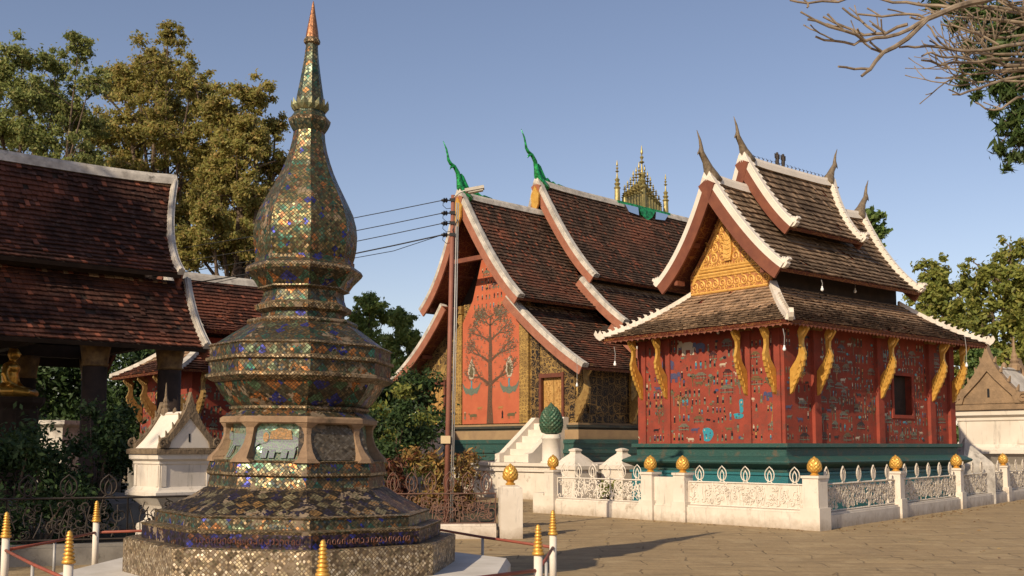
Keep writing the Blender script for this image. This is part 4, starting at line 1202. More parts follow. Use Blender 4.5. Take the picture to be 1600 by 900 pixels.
    animal(on_facet(-2), 'cow', None).build('cow_mosaic', [m_eleph, m_orange], R)
    mb = MB()
    for k in (0, -1):      # a line of letters set in the blue band, too worn to read
        P = None
    part('cornice', [(664, 118, 10), (662, 121, 10), (656, 121, 10), (653, 117, 2), (644, 104, 4), (641, 108, 4), (638, 108, 4), (636, 102, 4)])
    part('lotus_bowl', [(638, 103, 5), (632, 110, 5), (618, 121, 5), (601, 131, 4), (599, 137, 4), (594, 145, 4), (590, 145, 4), (588, 140, 2), (571, 140, 4), (569, 145, 4), (565, 145, 4), (563, 139, 2), (548, 139, 4), (546, 142, 4), (543, 138, 4), (542, 131, 2), (510, 84, 4), (507, 86, 4), (503, 84, 4), (502, 66, 2), (501, 65, 2), (503, 64, 2), (492, 64, 4), (488, 74, 4), (481, 75, 4), (476, 66, 2), (468, 63, 2), (458, 62, 4), (455, 71, 4), (452, 70, 5)])
    part('collar', [(456, 68, 5), (444, 76, 5), (430, 89, 4), (426, 91, 4), (421, 88, 2), (414, 77, 2), (408, 77, 4)])
    part('bulb', [(414, 73, 6), (400, 77, 6), (385, 79.5, 6), (366, 80, 6), (350, 78, 6), (332, 72.5, 6), (316, 64.5, 6), (300, 56, 6), (284, 47.5, 6), (268, 40, 6), (252, 34, 6), (236, 29, 6), (220, 25.5, 6), (206, 24, 7)])
    part('ring_moulding', [(208, 24, 7), (200, 29, 7), (193, 32, 4), (188, 33, 7), (184, 28, 7), (178, 24, 7), (172, 24, 7)])
    part('spire', [(176, 23, 7), (166, 22.5, 7), (150, 20.5, 7), (130, 17, 7), (110, 13.8, 7), (90, 11, 7), (76, 9.6, 7), (70, 9.4, 4), (68, 12.5, 4), (64, 13, 4), (60, 11, 4)])
    part('tip', [(62, 10.6, 8), (50, 9.2, 8), (36, 6.8, 8), (22, 4.2, 8), (8, 2.0, 8), (2, .7, 8)], n=14)
    mb = MB()
    for k in range(8):
        a = a0 + k * PI / 4
        for da in (0, PI / 8):
            r0, z0 = zr(176, 24); r1, z1 = zr(158, 26 if da == 0 else 25); w = .10
            P = lambda t, z, d: ((r0 + d) * math.cos(a + da + t), (r0 + d) * math.sin(a + da + t), z)
            h = z1 - z0
            mb.add([P(-w * 2, z0, 0), P(w * 2, z0, 0), P(w * 2.2, z0 + h * .5, .015), P(0, z1, .035), P(-w * 2.2, z0 + h * .5, .015), P(0, z0 + h * .4, .04)], [(0, 1, 5), (1, 2, 5), (2, 3, 5), (3, 4, 5), (4, 0, 5)])
    mb.build('petals', copper_green, R)
    # characters in the blue band
    mb = MB(); r, z = zr(827, 235); ap = math.cos(PI / 8)
    for k in (0, -1):
        a = a0 + k * PI / 4; n = Vector((math.cos(a + PI / 8), math.sin(a + PI / 8), 0)); s_ = Vector((-n.y, n.x, 0))
        P = lambda x, zz, d: tuple(n * (r * ap + d) + s_ * x + Vector((0, 0, zz)))
        x = -.5
        while x < .5:
            w = U(.025, .04); t = U(0, 6)
            pts = [P(x + w * .5 * math.cos(t + q * .9), z + .0 + .024 * math.sin(t + q * .9), .002) for q in range(6)]
            mb.tube(pts, .005, 4); mb.tube([P(x + w * .5, z - .025, .002), P(x + w * .5, z + U(.0, .035), .002)], .005, 4)
            x += w + U(.012, .03)
    mb.build('inlaid_lettering', m_letters, R)
copper_green = pmat('green_bronze_petals', (.11, .13, .07), (.20, .17, .08), 20, .4, .4, bump=.3)
stupa()

# ------------------------------------------------------------------ iron railing round the stupa
def rail_post(x, y, label):
    R = thing('railing_post', label, 'post', (x, y, 0), 0, 'white railing posts with golden ringed tips')
    mb = MB(); mb.ring([(.040, 0), (.040, .66)], 14); mb.build('post', white_clean, R, True)
    P = [(.042, .655), (.056, .66), (.056, .68), (.046, .69)]
    z, r = .69, .050
    for i in range(7):
        h = .034 - i * .001; P += [(r * .68, z), (r, z + h * .3), (r, z + h * .6), (r * .62, z + h * .95)]; z += h; r *= .915
    P += [(r * .9, z + .008), (r * .5, z + .022), (.002, z + .03)]
    mb = MB(); mb.ring(P, 14); mb.build('golden_tip', gold, R, True)
PT = [(.46, 12.0), (.24, 9.8), (-1.45, 8.2), (-3.77, 9.1), (-5.53, 11.67), (-5.48, 14.06), (-3.6, 15.3), (-1.2, 14.9)]
LB = ['farther of the two close golden-tipped white posts right of the stupa', 'nearer of the two close golden-tipped white posts right of the stupa',
      'golden ringed post tip standing in front of the stupa plinth at the bottom edge', 'white post with a golden tip just left of the pale slab', 'white post with a golden tip nearest the left edge of the photo',
      'golden-tipped white post before the dark iron fence, left of the white shrine', 'white post with a golden tip hidden behind the stupa, left one', 'white post with a golden tip hidden behind the stupa, right one']
for i, (p, lb) in enumerate(zip(PT, LB)):
    if i not in (6, 7): rail_post(p[0], p[1], lb)
RL = ['red pipe rail between the two close posts right of the stupa', 'red pipe rail low across the bottom edge in front of the slab', 'red pipe rail at the bottom edge left of the middle post', 'red pipe rail sloping between the two left front posts',
      'red pipe rail between the left edge post and the post before the dark fence', 'red pipe rail running right behind the stupa from the dark fence', 'red pipe rail out of sight behind the stupa', 'dark red pipe rail from behind the stupa to the right posts']
for i in range(8):
    if i in (6,): continue
    a, b = Vector((*PT[i], .52)), Vector((*PT[(i + 1) % 8], .52))
    mb = MB(); d = (b - a).normalized()
    mb.tube([a + d * .04, a.lerp(b, .5) - Vector((0, 0, .01)), b - d * .04], .017, 8)
    m = (a + b) / 2
    rl = tag(mb.build('pipe_rail', rail_red, None, True), RL[i], 'rail', 'red pipe rails round the stupa')
    mb = MB(); mb.tube([(m.x, m.y, 0), (m.x, m.y, .50)], .018, 8)
    mb.build('support', grey_m, rl, True)

# ------------------------------------------------------------------ fences with wrought panels and golden buds
def lattice(mb, P, L, z0, z1, r, dens=26):
    mb.tube([P(0, z0, 0), P(L, z0, 0)], r * 1.3, 4); mb.tube([P(0, z1, 0), P(L, z1, 0)], r * 1.5, 4)
    mb.tube([P(0, z0, 0), P(0, z1, 0)], r * 1.2, 4); mb.tube([P(L, z0, 0), P(L, z1, 0)], r * 1.2, 4)
    H = z1 - z0; n = int(L * dens)
    for i in range(n):
        a = U(.05, L - .05); z = z0 + U(.12, .88) * H; rr = min(U(.05, .12), z - z0, z1 - z, a, L - a)
        if rr < .03: continue
        pts = scroll(a, z, rr, U(0, 6.28), U(.7, 1.3), 8, r, rnd.choice([-1, 1]))
        mb.tube([P(p[0], p[1], U(-.004, .004)) for p in pts], r, 3, cap=False)
    for i in range(int(L * 7)):
        a = U(.06, L - .06); h0 = U(0, .35); h1 = U(.65, 1); b = U(-.12, .12)
        a2 = min(max(a + b, .03), L - .03)
        mb.tube([P(a, z0 + h0 * H, 0), P((a + a2) / 2 + U(-.04, .04), z0 + (h0 + h1) / 2 * H, 0), P(a2, z0 + h1 * H, 0)], r, 3, cap=False)
def loop(mb, P, a, z, h, w, r):
    for k, hh in ((1.0, 1.0), (.42, .72)):
        pts = []
        for i in range(17):
            t = -PI / 2 + 2 * PI * i / 16
            x = w * k * math.cos(t) * (1 if math.sin(t) < .2 else (1 - ((math.sin(t) - .2) / .8) ** 2 * .25))
            zz = z + h * .12 + (h * .85 * hh) * (.5 + .5 * math.sin(t)) + (h * .06 if abs(i - 8) < 1 else 0)
            pts.append(P(a + x, zz, 0))
        mb.tube(pts, r, 4, cap=False)
    mb.tube([P(a - w * .7, z, 0), P(a - w * .2, z + h * .14, 0)], r, 4); mb.tube([P(a + w * .7, z, 0), P(a + w * .2, z + h * .14, 0)], r, 4)
bud_me = {}
def bud(parent, x, y, z, r=.135, h=.40, rz=0.0):
    if 'm' not in bud_me:
        mb = MB(); mb.ring([(.085, -.02), (.095, .0), (.06, .03), (.075, .05)], 14); leafy_bud(mb, 0, 0, .04, .135, .33, 7, 11)
        o = mb.build('golden_bud', gold, parent); bud_me['m'] = o
    else:
        o = bud_me['m'].copy(); COL.objects.link(o); o.parent = parent
    o.location = (x, y, z); o.rotation_euler = (0, 0, rz)
    return o
def run_frame(a, b):
    a, b = Vector((*a, 0)), Vector((*b, 0)); d = (b - a); L = d.length; d.normalize(); n = Vector((d.y, -d.x, 0))
    return a, d, n, L
def fence_piece(R, a, d, n, s0, s1, kind, mat, zb, zt, r=.011, base_h=.42, nloops=5, plinth_w=.13, base_mat=white, lh=.34, dens=30):
    P = lambda x, z, q: tuple(a + d * (s0 + x) + n * q + Vector((0, 0, z)))
    L = s1 - s0
    if base_h > 0:
        mb = MB(); c = a + d * (s0 + s1) / 2; mb.obox((c.x, c.y, base_h * .5), d * L / 2, n * plinth_w, Vector((0, 0, base_h * .5)))
        mb.obox((c.x, c.y, base_h + .022), d * L / 2, n * (plinth_w - .035), Vector((0, 0, .02)))
        mb.build('plinth', base_mat, R)
    if kind == 'solid':
        mb = MB(); mb.obox((c.x, c.y, (base_h + .95) / 2 + .02), d * (L / 2), n * .07, Vector((0, 0, (.95 - base_h) / 2))); mb.build('panel', base_mat, R); return
    if kind == 'backed':
        mb = MB(); mb.obox((c.x - n.x * .03, c.y - n.y * .03, (base_h + zt) / 2 + .02), d * (L / 2), n * .02, Vector((0, 0, (zt - base_h) / 2 - .005))); mb.build('panel', base_mat, R)
    mb = MB(); lattice(mb, P, L, zb, zt, r, dens); mb.build('scroll_panel', mat, R)
    for i in range(nloops):
        mb = MB(); loop(mb, P, L * (i + .5) / nloops, zt, lh, min(.11, L / nloops * .3), r * 1.1); mb.build('petal_loop', mat, R)
def fpost(R, p, d, n, h=1.03, w=.15, b=True, mat=white):
    mb = MB(); mb.obox((p.x, p.y, h / 2), d * w, n * w, Vector((0, 0, h / 2))); mb.obox((p.x, p.y, h + .015), d * (w + .025), n * (w + .025), Vector((0, 0, .025)))
    mb.obox((p.x, p.y, .21), d * (w + .04), n * (w + .04), Vector((0, 0, .23)))
    o = mb.build('post', mat, R)
    if b:
        q = bud(R, p.x - R.location.x, p.y - R.location.y, h + .05, rz=U(0, 1)); q.parent = o
    return o
K0, K1 = (6.01, 21.1), (1.02, 26.35)
def white_fence():
    R = thing('white_fence', 'low white openwork fence with golden buds around the red chapel', 'fence', (K0[0], K0[1], 0))
    R.location = (0, 0, 0)
    a, d, n, L = run_frame(K0, K1)
    nn = -n
    S = [0, 3.25, 4.16, L]
    for s_ in S: fpost(R, a + d * s_, d, n, w=.175 if s_ == 0 else .155)
    fence_piece(R, a, d, nn, .16, 3.09, 'backed', white_clean, .39, .88, nloops=5, base_h=.33)
    fence_piece(R, a, d, nn, 3.41, 4.0, 'solid', white_clean, .39, .9, base_h=.33)
    fence_piece(R, a, d, nn, 4.32, L - .16, 'open', white_clean, .39, .88, nloops=6, base_h=.33, dens=42)
    mb = MB(); p = a + d * (L + .34); mb.obox((p.x, p.y, .25), d * .18, n * .19, Vector((0, 0, .25))); mb.build('end_block', white, R)
    a, d, n, L = run_frame(K0, (K0[0] + 2.93 * 7, K0[1] + 3.63 * 7))
    step = L / 7
    for i in range(1, 7): fpost(R, a + d * step * i, d, n, w=.14)
    for i in range(6):
        fence_piece(R, a, d, n, step * i + .15, step * (i + 1) - .15, 'open', white_old2, .34, .88, r=.015, nloops=5, base_h=.27, dens=62)
    return R
white_old2 = pmat('worn_white_iron', (.72, .64, .52), (.45, .38, .30), 14, .8, bump=.2, lo=.4, hi=.7)
white_fence()
def garden_fence():
    R = thing('garden_fence', 'rusty openwork iron fence on a low kerb between the stupa and the garden shrubs', 'fence', (0, 0, 0))
    pts = [(-.10, 19.3), (-3.3, 18.9)]
    a, d, n, L = run_frame(*pts)
    fence_piece(R, a, d, n, .2, L, 'open', rust, .27, .80, r=.009, base_h=.22, nloops=9, lh=.38, dens=48)
    p = Vector((-.03, 19.3, 0)); mb = MB()
    mb.obox((p.x, p.y, .45), d * .20, n * .20, Vector((0, 0, .45))); mb.obox((p.x, p.y, .91), d * .16, n * .16, Vector((0, 0, .022)))
    o = mb.build('post', white, R); bud(R, p.x, p.y, .97).parent = o
    R2 = thing('dark_fence', 'dark openwork iron fence on a grey kerb before the shaded bushes, left of the stupa', 'fence', (0, 0, 0))
    Q = [(-3.3, 18.9), (-4.55, 15.9), (-5.5, 15.25), (-7.0, 14.75), (-9.2, 14.5), (-12, 14.5)]
    for i in range(len(Q) - 1):
        a, d, n, L = run_frame(Q[i], Q[i + 1])
        fence_piece(R2, a, d, n, 0, L, 'open', darkiron, .34, .92, r=.010, base_h=.24, nloops=0 if i < 2 else int(L * 2.2), base_mat=concrete, lh=.32)
garden_fence()

# ------------------------------------------------------------------ white shrines
def shrine(name, label, loc, rz, S=1.0, gab=white_clean, brown=None, W_=1.0):
    """Square reliquary: moulded foot, box body, cornice and a gabled roof with a pointed front."""
    R = thing(name, label, 'shrine', loc, rz); R.scale = (S * W_, S * W_, S)
    mb = MB()
    prof = [(.50, 0), (.50, .40), (.40, .45), (.36, .52), (.37, .62), (.44, .72), (.60, .86), (.66, .89), (.66, .95), (.58, .99), (.54, 1.04), (.54, 1.40), (.56, 1.42), (.56, 1.46), (.62, 1.50), (.62, 1.58)]
    k = 2 ** .5
    mb.ring([(r * k, z) for r, z in prof], 4, 0, 0, PI / 4); mb.build('body', white, R)
    for i, (dx, dy) in enumerate(((1, 0), (0, -1), (-1, 0), (0, 1))):
        for s_ in (-1, 1):
            mb = MB(); c = Vector((dx, dy, 0)) * .545; t_ = Vector((-dy, dx, 0))
            cc = c + t_ * s_ * .46
            mb.obox((cc.x, cc.y, 1.22), t_ * .05, Vector((dx, dy, 0)) * .012, Vector((0, 0, .175))); mb.build('corner_strip', white, R)
    edge = brown or pmat('mossy_roof_trim', (.13, .095, .06), (.22, .16, .10), 9, .8, bump=.7, bscale=20, bdist=.03)
    mb = MB(); mb.ring([(.66 * k, 1.583), (.66 * k, 1.66), (.60 * k, 1.68)], 4, 0, 0, PI / 4); mb.build('cornice', edge, R)
    # roof ridge runs along local x; pointed gable fronts at both ends
    prof = curve_prof(0, 2.30, .56, 1.66, n=10, k=.35)
    mb = MB()
    for sg in (-1, 1): strip(mb, prof, lambda q: -.54, lambda q: .54, -.06, 0, sg)
    mb.build('roof', gab if brown is None else white_old, R)
    for sg in (-1, 1):
        mb = MB(); x0, x1 = (.53, .66) if sg > 0 else (-.66, -.53)
        out = [(.60, 1.68), (.57, 1.80), (.44, 1.88), (.31, 2.02), (.19, 2.18), (.10, 2.34), (.035, 2.50), (0, 2.62)]
        if sg < 0: out = [(a * .9, 1.68 + (b - 1.68) * .85) for a, b in out]
        inn = [(.42, 1.68), (.38, 1.80), (.26, 1.92), (.12, 2.06), (0, 2.20)]
        poly = out + [(-a, b) for a, b in reversed(out[:-1])] + [(-a, b) for a, b in inn[:-1]] + [(a, b) for a, b in reversed(inn)]
        mb.prism(poly, lambda a, b, d: (d, a, b), x0, x1, 0)
        for s_ in (-1, 1):
            for rr, w in ((.09, .03),):
                mb.tube([(x1 if sg > 0 else x0, s_ * .55 + p[0], 1.76 + p[1]) for p in scroll(0, 0, rr, 0, 1.4, 14, .03)], .026, 5)
            for i in range(5):
                q = out[i + 1]; mb.tube([((x0 + x1) / 2, s_ * q[0], q[1]), ((x0 + x1) / 2, s_ * (q[0] + .03), q[1] + .09)], [.035, .01], 5)
        g = mb.build('gable_frame', edge, R)
        mb = MB(); mb.prism([(-.42, 1.683), (.42, 1.683), (.38, 1.80), (.26, 1.92), (.12, 2.06), (0, 2.20), (-.12, 2.06), (-.26, 1.92), (-.38, 1.80)], lambda a, b, d: (d, a, b), (x0 + .02), (x1 - .04), 0)
        gp = mb.build('gable_panel', gab if brown is None else edge, R)
        mb = MB(); xx = x1 - .038 if sg > 0 else x0 + .018
        mb.box(min(xx, xx + .003 * sg), max(xx, xx + .003 * sg), -.018, .018, 1.78, 1.92); mb.build('slot', black_m, gp)
    mb = MB()
    for x in (-.40, .0):
        mb.ring([(.09, 2.26), (.10, 2.34), (.06, 2.38), (.075, 2.42), (.05, 2.46), (.055, 2.50), (.03, 2.56), (.012, 2.78), (.002, 2.82)] if x < -.1 else [(.05, 2.28), (.04, 2.34), (.002, 2.38)], 8, x, 0)
    mb.build('roof_pinnacles', edge, R)
    return R
shrine('small_shrine', 'small white plastered shrine with a pointed dark-edged gable, left of the stupa', (xpx(272, 17.5), 17.5, 0), math.radians(-46), .965, W_=.88)
sh_tan = pmat('brown_plaster_gable', (.30, .20, .115), (.20, .135, .08), 6, .85, bump=.7, bscale=22, bdist=.03, c3=(.12, .085, .05), s3=7, t3=.6)
shrine('brown_gabled_shrine', 'cream shrine with a brown carved pointed gable at the right edge', (xpx(1574, 36.5), 36.5, -.48), math.radians(222), 2.12, white, sh_tan)
mb = MB(); mb.ring([(.55 * 1.4, 0), (.55 * 1.4, 1.1), (.5 * 1.4, 1.2), (.3 * 1.4, 1.45), (.1, 1.75), (.02, 1.9)], 4, 0, 0, PI / 4)
tag(mb.build('rough_plaster_mound', white_old, None, loc=(xpx(1508, 31.0), 31.0, 0), rz=.3), 'rough pale pyramid-topped plinth between the teal base and the right shrine', 'plinth')

# ------------------------------------------------------------------ open pavilion on the left, with its statue
PA = math.radians(40)
PU, PV = Vector((math.cos(PA), math.sin(PA), 0)), Vector((-math.sin(PA), math.cos(PA), 0))
def pavilion():
    RR = Vector((-7.8, 24, 0))
    R = thing('open_pavilion', 'open-sided wooden hall with a two-tier red-brown tiled roof at the left edge', 'pavilion', RR, PA)
    KW = dict(board=white_old, crock=False, fdepth=.28, bw=.10, capm=white_old, tm=tile_left, cw=.105, cc=.15)
    tier(R, -11, -.62, 0, .62, (0, 7.70, 2.05, 5.25), .40, fin_mat=None, ends=(True, True), deck=darkwood, **KW)
    tier(R, -11, -.45, 0, .20, (1.45, 5.20, 3.05, 3.62), .20, fin_mat=None, ends=(True, True), deck=darkwood, **KW)
    mb = MB(); mb.box(-11, -1.2, -1.5, 1.5, 4.6, 5.5); mb.build('roof_body', darkwood, R)
    mb = MB()
    for s_ in (-1, 1): mb.box(-11, -.7, s_ * 2.35 - .12, s_ * 2.35 + .12, 3.72, 4.0)
    for x in (-1.0, -3.2, -5.4): mb.box(x - .1, x + .1, -2.2, 2.2, 3.74, 3.96)
    mb.build('beams', darkwood, R)
    for x in (-.95, -2.45, -5.2, -8.0):
        for y in (-2.35, 2.35):
            mb = MB(); mb.ring([(.30, 0), (.30, .5), (.24, .6), (.23, 3.2)], 16, x, y); c = mb.build('column', darkwood, R, True)
            mb = MB(); mb.ring([(.23, 3.2), (.26, 3.23), (.24, 3.27), (.27, 3.5), (.30, 3.66), (.30, 3.72)], 16, x, y); mb.build('capital', cap_dark, c, True)
    mb = MB(); mb.box(-11, -.3, -2.9, 2.9, 0, .55); mb.build('floor_platform', concrete, R)
pavilion()
def statue():
    X, Y = xpx(14, 22.6), 22.6
    mb = MB()
    B = zpx(621, Y)
    def M(sx, sy, sz, c, seg=12):
        P = [(math.sin(PI * i / 8) , -math.cos(PI * i / 8)) for i in range(9)]
        v = []; fs = []
        for r, z in P:
            for k in range(seg):
                a = 2 * PI * k / seg; v.append((c[0] + r * sx * math.cos(a), c[1] + r * sy * math.sin(a), c[2] + z * sz))
        for i in range(8):
            for k in range(seg): fs.append((i * seg + k, i * seg + (k + 1) % seg, (i + 1) * seg + (k + 1) % seg, (i + 1) * seg + k))
        mb.add(v, fs)
    # seated cross-legged, facing +x, torso upright, hands in the lap
    M(.20, .26, .16, (-.06, 0, .16)); M(.15, .20, .30, (-.03, 0, .42)); M(.16, .24, .14, (-.02, 0, .60))
    mb.tube([(-.02, 0, .60), (0, 0, .74), (.01, 0, .80)], [.09, .065, .07], 10)
    M(.115, .10, .135, (.02, 0, .89)); M(.07, .07, .06, (-.01, 0, 1.02)); M(.025, .025, .05, (-.01, 0, 1.09))
    mb.tube([(.12, 0, .93), (.15, 0, .88), (.125, 0, .86)], [.012, .018, .012], 6)      # nose
    mb.tube([(.12, -.03, .835), (.135, 0, .832), (.12, .03, .835)], .012, 6)
    for s_ in (-1, 1):
        mb.tube([(.0, s_ * .105, .94), (.0, s_ * .115, .86), (.0, s_ * .10, .78)], [.02, .022, .014], 6)
        mb.tube([(.105, s_ * .035, .905), (.108, s_ * .055, .90)], .014, 6)
        mb.tube([(-.02, s_ * .22, .63), (-.04, s_ * .30, .46), (.02, s_ * .31, .30), (.16, s_ * .16, .20), (.24, s_ * .04, .19)], [.075, .065, .055, .045, .035], 10)
        for j in range(4): mb.tube([(.24, s_ * .05, .185 + .002 * j), (.27 + .01 * j, s_ * (.02 - .012 * j), .18), (.27, -s_ * .03, .175)], .012, 6)
        mb.tube([(-.05, s_ * .16, .12), (.20, s_ * .36, .11), (.34, s_ * .26, .09), (.36, 0, .08), (.30, -s_ * .16, .09)], [.13, .12, .09, .07, .05], 10)
    o = mb.build('seated_statue', pmat('polished_gold', (.70, .42, .10), (.55, .30, .06), 5, .32, .7, bump=.05), None, True, loc=(X, Y, B), rz=math.radians(8))
    o.scale = (1.12, 1.12, 1.05)
    md = o.modifiers.new('remesh', 'REMESH'); md.mode = 'VOXEL'; md.voxel_size = .022; md.use_smooth_shade = True
    tag(o, 'golden seated temple statue with crossed legs on a dark pedestal inside the pavilion', 'statue')
    mb = MB(); mb.ring([(.60, .55), (.60, .8), (.50, .9), (.46, 1.6), (.5, B - .25), (.60, B - .12), (.62, B - .002)], 12, X + .08, Y)
    tag(mb.build('statue_pedestal', darkwood), 'dark tiered pedestal under the golden seated statue', 'pedestal')
statue()
def small_chapel():
    O = Vector((xpx(300, 29.5), 29.5, 0)) + PV * 2.0
    R = thing('small_red_chapel', 'small red chapel with a reddish tiled roof behind the white shrine', 'chapel', O, PA)
    mb = MB(); mb.box(0, 5, -1.9, 1.9, 0, 3.9, 0); mb.box(.5, 4.5, -1.3, 1.3, 3.9, 4.8, 0); mb.build('wall', redwall, R)
    mb = MB(); mb.box(-.25, 5.25, -2.15, 2.15, 0, 1.0); mb.box(-.15, 5.15, -2.05, 2.05, 1.003, 1.15); mb.build('plinth', concrete, R)
    F = Fig(lambda a, b, d: (a, -1.9 - d, b)); F.fill(.1, 4.9, 1.2, 3.4, .9); F.build('mosaic_figures', R)
    F = Fig(lambda a, b, d: (-d, -a, b)); F.fill(-1.8, 1.8, 1.2, 3.4, .9); F.build('mosaic_figures', R)
    skirt(R, .6, 4.4, -1.2, 1.2, (1.3, 1.3, 1.4, 1.4), 4.65, 3.75, tile_left, 0, 0, crock=False, hip=white_old)
    tier(R, .1, 5.0, .35, .3, (0, 6.75, 1.85, 4.95), .42, tile_left, .11, .15, white_old, fin_mat=None, fdepth=.26, crock=False, capm=white_old)
    mb = MB(); pr = [(-1.4, 4.7), (1.4, 4.7), (1.4, 5.1), (.9, 5.5), (.4, 6.1), (0, 6.5), (-.4, 6.1), (-.9, 5.5), (-1.4, 5.1)]
    mb.prism(pr, lambda a, b, d: (d, a, b), .5, .58); mb.build('pediment', gold_dull, R)
    br = bracket_mesh(1.35, .6); o = None
    for x, y, rz in ((-.02, -1.75, -PI / 2), (-.02, -.6, -PI / 2), (-.02, .6, -PI / 2), (-.02, 1.75, -PI / 2), (.15, -1.92, 0), (1.6, -1.92, 0), (3.1, -1.92, 0)):
        if o is None: o = br.build('eave_bracket', gold_dull, R); c = o
        else: c = o.copy(); COL.objects.link(c); c.parent = R
        c.location = (x, y, 2.35); c.rotation_euler = (0, 0, rz)
small_chapel()
# pale stupa-like building glimpsed between the pavilion columns
mb = MB(); X, Y = xpx(75, 33), 33
mb.ring([(1.6 * 1.4, 0), (1.6 * 1.4, 1.6), (1.45 * 1.4, 1.7), (1.45 * 1.4, 2.2), (1.6 * 1.4, 2.3), (1.6 * 1.4, 2.42)], 4, X, Y, .6)
tag(mb.build('pale_tomb', white_old), 'pale moulded plaster block seen between the pavilion columns', 'tomb')

# ------------------------------------------------------------------ utility pole, lamp, wires
def utility_pole():
    X, Y = xpx(699, 19.9), 19.9
    R = thing('utility_pole', 'thin brown-red utility pole with grey conduits and a street lamp', 'utility pole', (X, Y, 0))
    top = zpx(305, Y)
    mb = MB(); mb.tube([(-.02, 0, 0), (.03, 0, top * .5), (.085, 0, top)], [.052, .046, .040], 12); mb.build('pole', pole_m, R, True)
    mb = MB()
    for dx, dy, r in ((.085, -.02, .014), (.118, .0, .010)):
        mb.tube([(dx - .02, dy, .1), (dx + .03, dy, top * .5), (dx + .07, dy, top - .15)], r, 8)
    mb.build('conduits', grey_m, R, True)
    mb = MB(); mb.box(-.12, .06, -.08, -.055, zpx(693, Y), zpx(681, Y)); mb.build('number_plate', pmat('tan_plate', (.55, .42, .25), None, rough=.6, bump=0), R)
    mb = MB()
    for y in (313, 333, 349, 367):
        z = zpx(y, Y); mb.tube([(.07, 0, z), (-.02, 0, z)], .014, 6)
        mb.tube([(-.02, 0, z), (-.05, 0, z), (-.06, 0, z), (-.09, 0, z), (-.10, 0, z), (-.14, 0, z)], [.03, .055, .03, .055, .03, .02], 10)
        mb.tube([(-.10, 0, z), (-.11, .0, z - .10), (-.04, -.02, z - .17), (.06, 0, z - .15)], .006, 4)
        mb.box(.02, .13, -.055, -.045, z - .03, z + .03)
    mb.tube([(.10, 0, zpx(330, Y)), (.17, -.03, zpx(345, Y)), (.08, -.04, zpx(360, Y)), (.16, -.02, zpx(375, Y))], .009, 5)
    mb.build('insulators', black_m, R)
    mb = MB(); z = top
    mb.tube([(.08, 0, z - .25), (.10, -.02, z - .05), (.22, -.06, z + .04), (.34, -.09, z + .08)], .014, 8)
    arm = mb.build('lamp_arm', grey_m, R)
    mb = MB(); mb.obox((.50, -.11, z + .09), (.18, 0, .035), (0, .09, 0), (-.006, 0, .028)); mb.obox((.52, -.11, z + .05), (.14, 0, .028), (0, .07, 0), (-.003, 0, .018))
    mb.build('lamp_head', pmat('lamp_housing', (.50, .46, .38), (.4, .36, .3), 8, .5, bump=0), arm)
    return X, Y
PX_, PY_ = utility_pole()
WL = ['topmost thin black wire running left from the pole', 'second black wire from the top running left from the pole', 'third black wire from the top running left from the pole', 'thick lowest black cable running left from the pole']
for i, y in enumerate((313, 333, 349, 367)):
    z = zpx(y, PY_); a = Vector((PX_ - .12, PY_, z)); b = Vector((-25, 32, z + .25 + .0 * i)); mb = MB()
    pts = [a.lerp(b, t / 24) - Vector((0, 0, .55 * 4 * (t / 24) * (1 - t / 24) * (1 + .12 * i))) for t in range(25)]
    mb.tube(pts, .009 if i < 3 else .014, 5)
    if i == 3: mb.tube([p - Vector((0, 0, .06 + .05 * math.sin(k * 1.3))) if 0 < k < 24 else p for k, p in enumerate(pts)], .007, 4)
    tag(mb.build('power_line', black_m), WL[i], 'wire', 'black wires from the utility pole')
def hanging_bulb(px, py, Y, label, drop=.45):
    x = xpx(px, Y); z = zpx(py, Y)
    R = thing('hanging_bulb', label, 'light bulb', (x, Y, z), 0, 'white bulbs hanging under the eaves')
    mb = MB(); mb.tube([(0, 0, .08), (.01, 0, drop * .6), (-.02, 0, drop)], .008, 5); mb.build('cord', grey_m, R)
    mb = MB(); mb.ring([(.010, -.05), (.032, -.035), (.040, -.008), (.032, .022), (.02, .04), (.02, .075), (.008, .08)], 12); mb.build('bulb', porcelain, R, True)
hanging_bulb(1229, 545, 23.35, 'white bulb on a cord under the near corner of the chapel eaves')
hanging_bulb(962, 569, 27.0, 'white bulb hanging between the large hall and the red chapel')
hanging_bulb(902, 602, 31.8, 'small white bulb under the right gable foot of the large hall', .9)
hanging_bulb(1515, 571, 28.6, 'white bulb before the trees under the far right eaves of the chapel', .8)
hanging_bulb(1291, 452, 26.2, 'white bulb in the dark gap under the chapel upper roof, left one', .25)
hanging_bulb(1343, 455, 27.8, 'white bulb in the dark gap under the chapel upper roof, right one', .25)
hanging_bulb(1125, 519, 25.9, 'white bulb under the front eaves of the chapel, middle of the wall', .25)
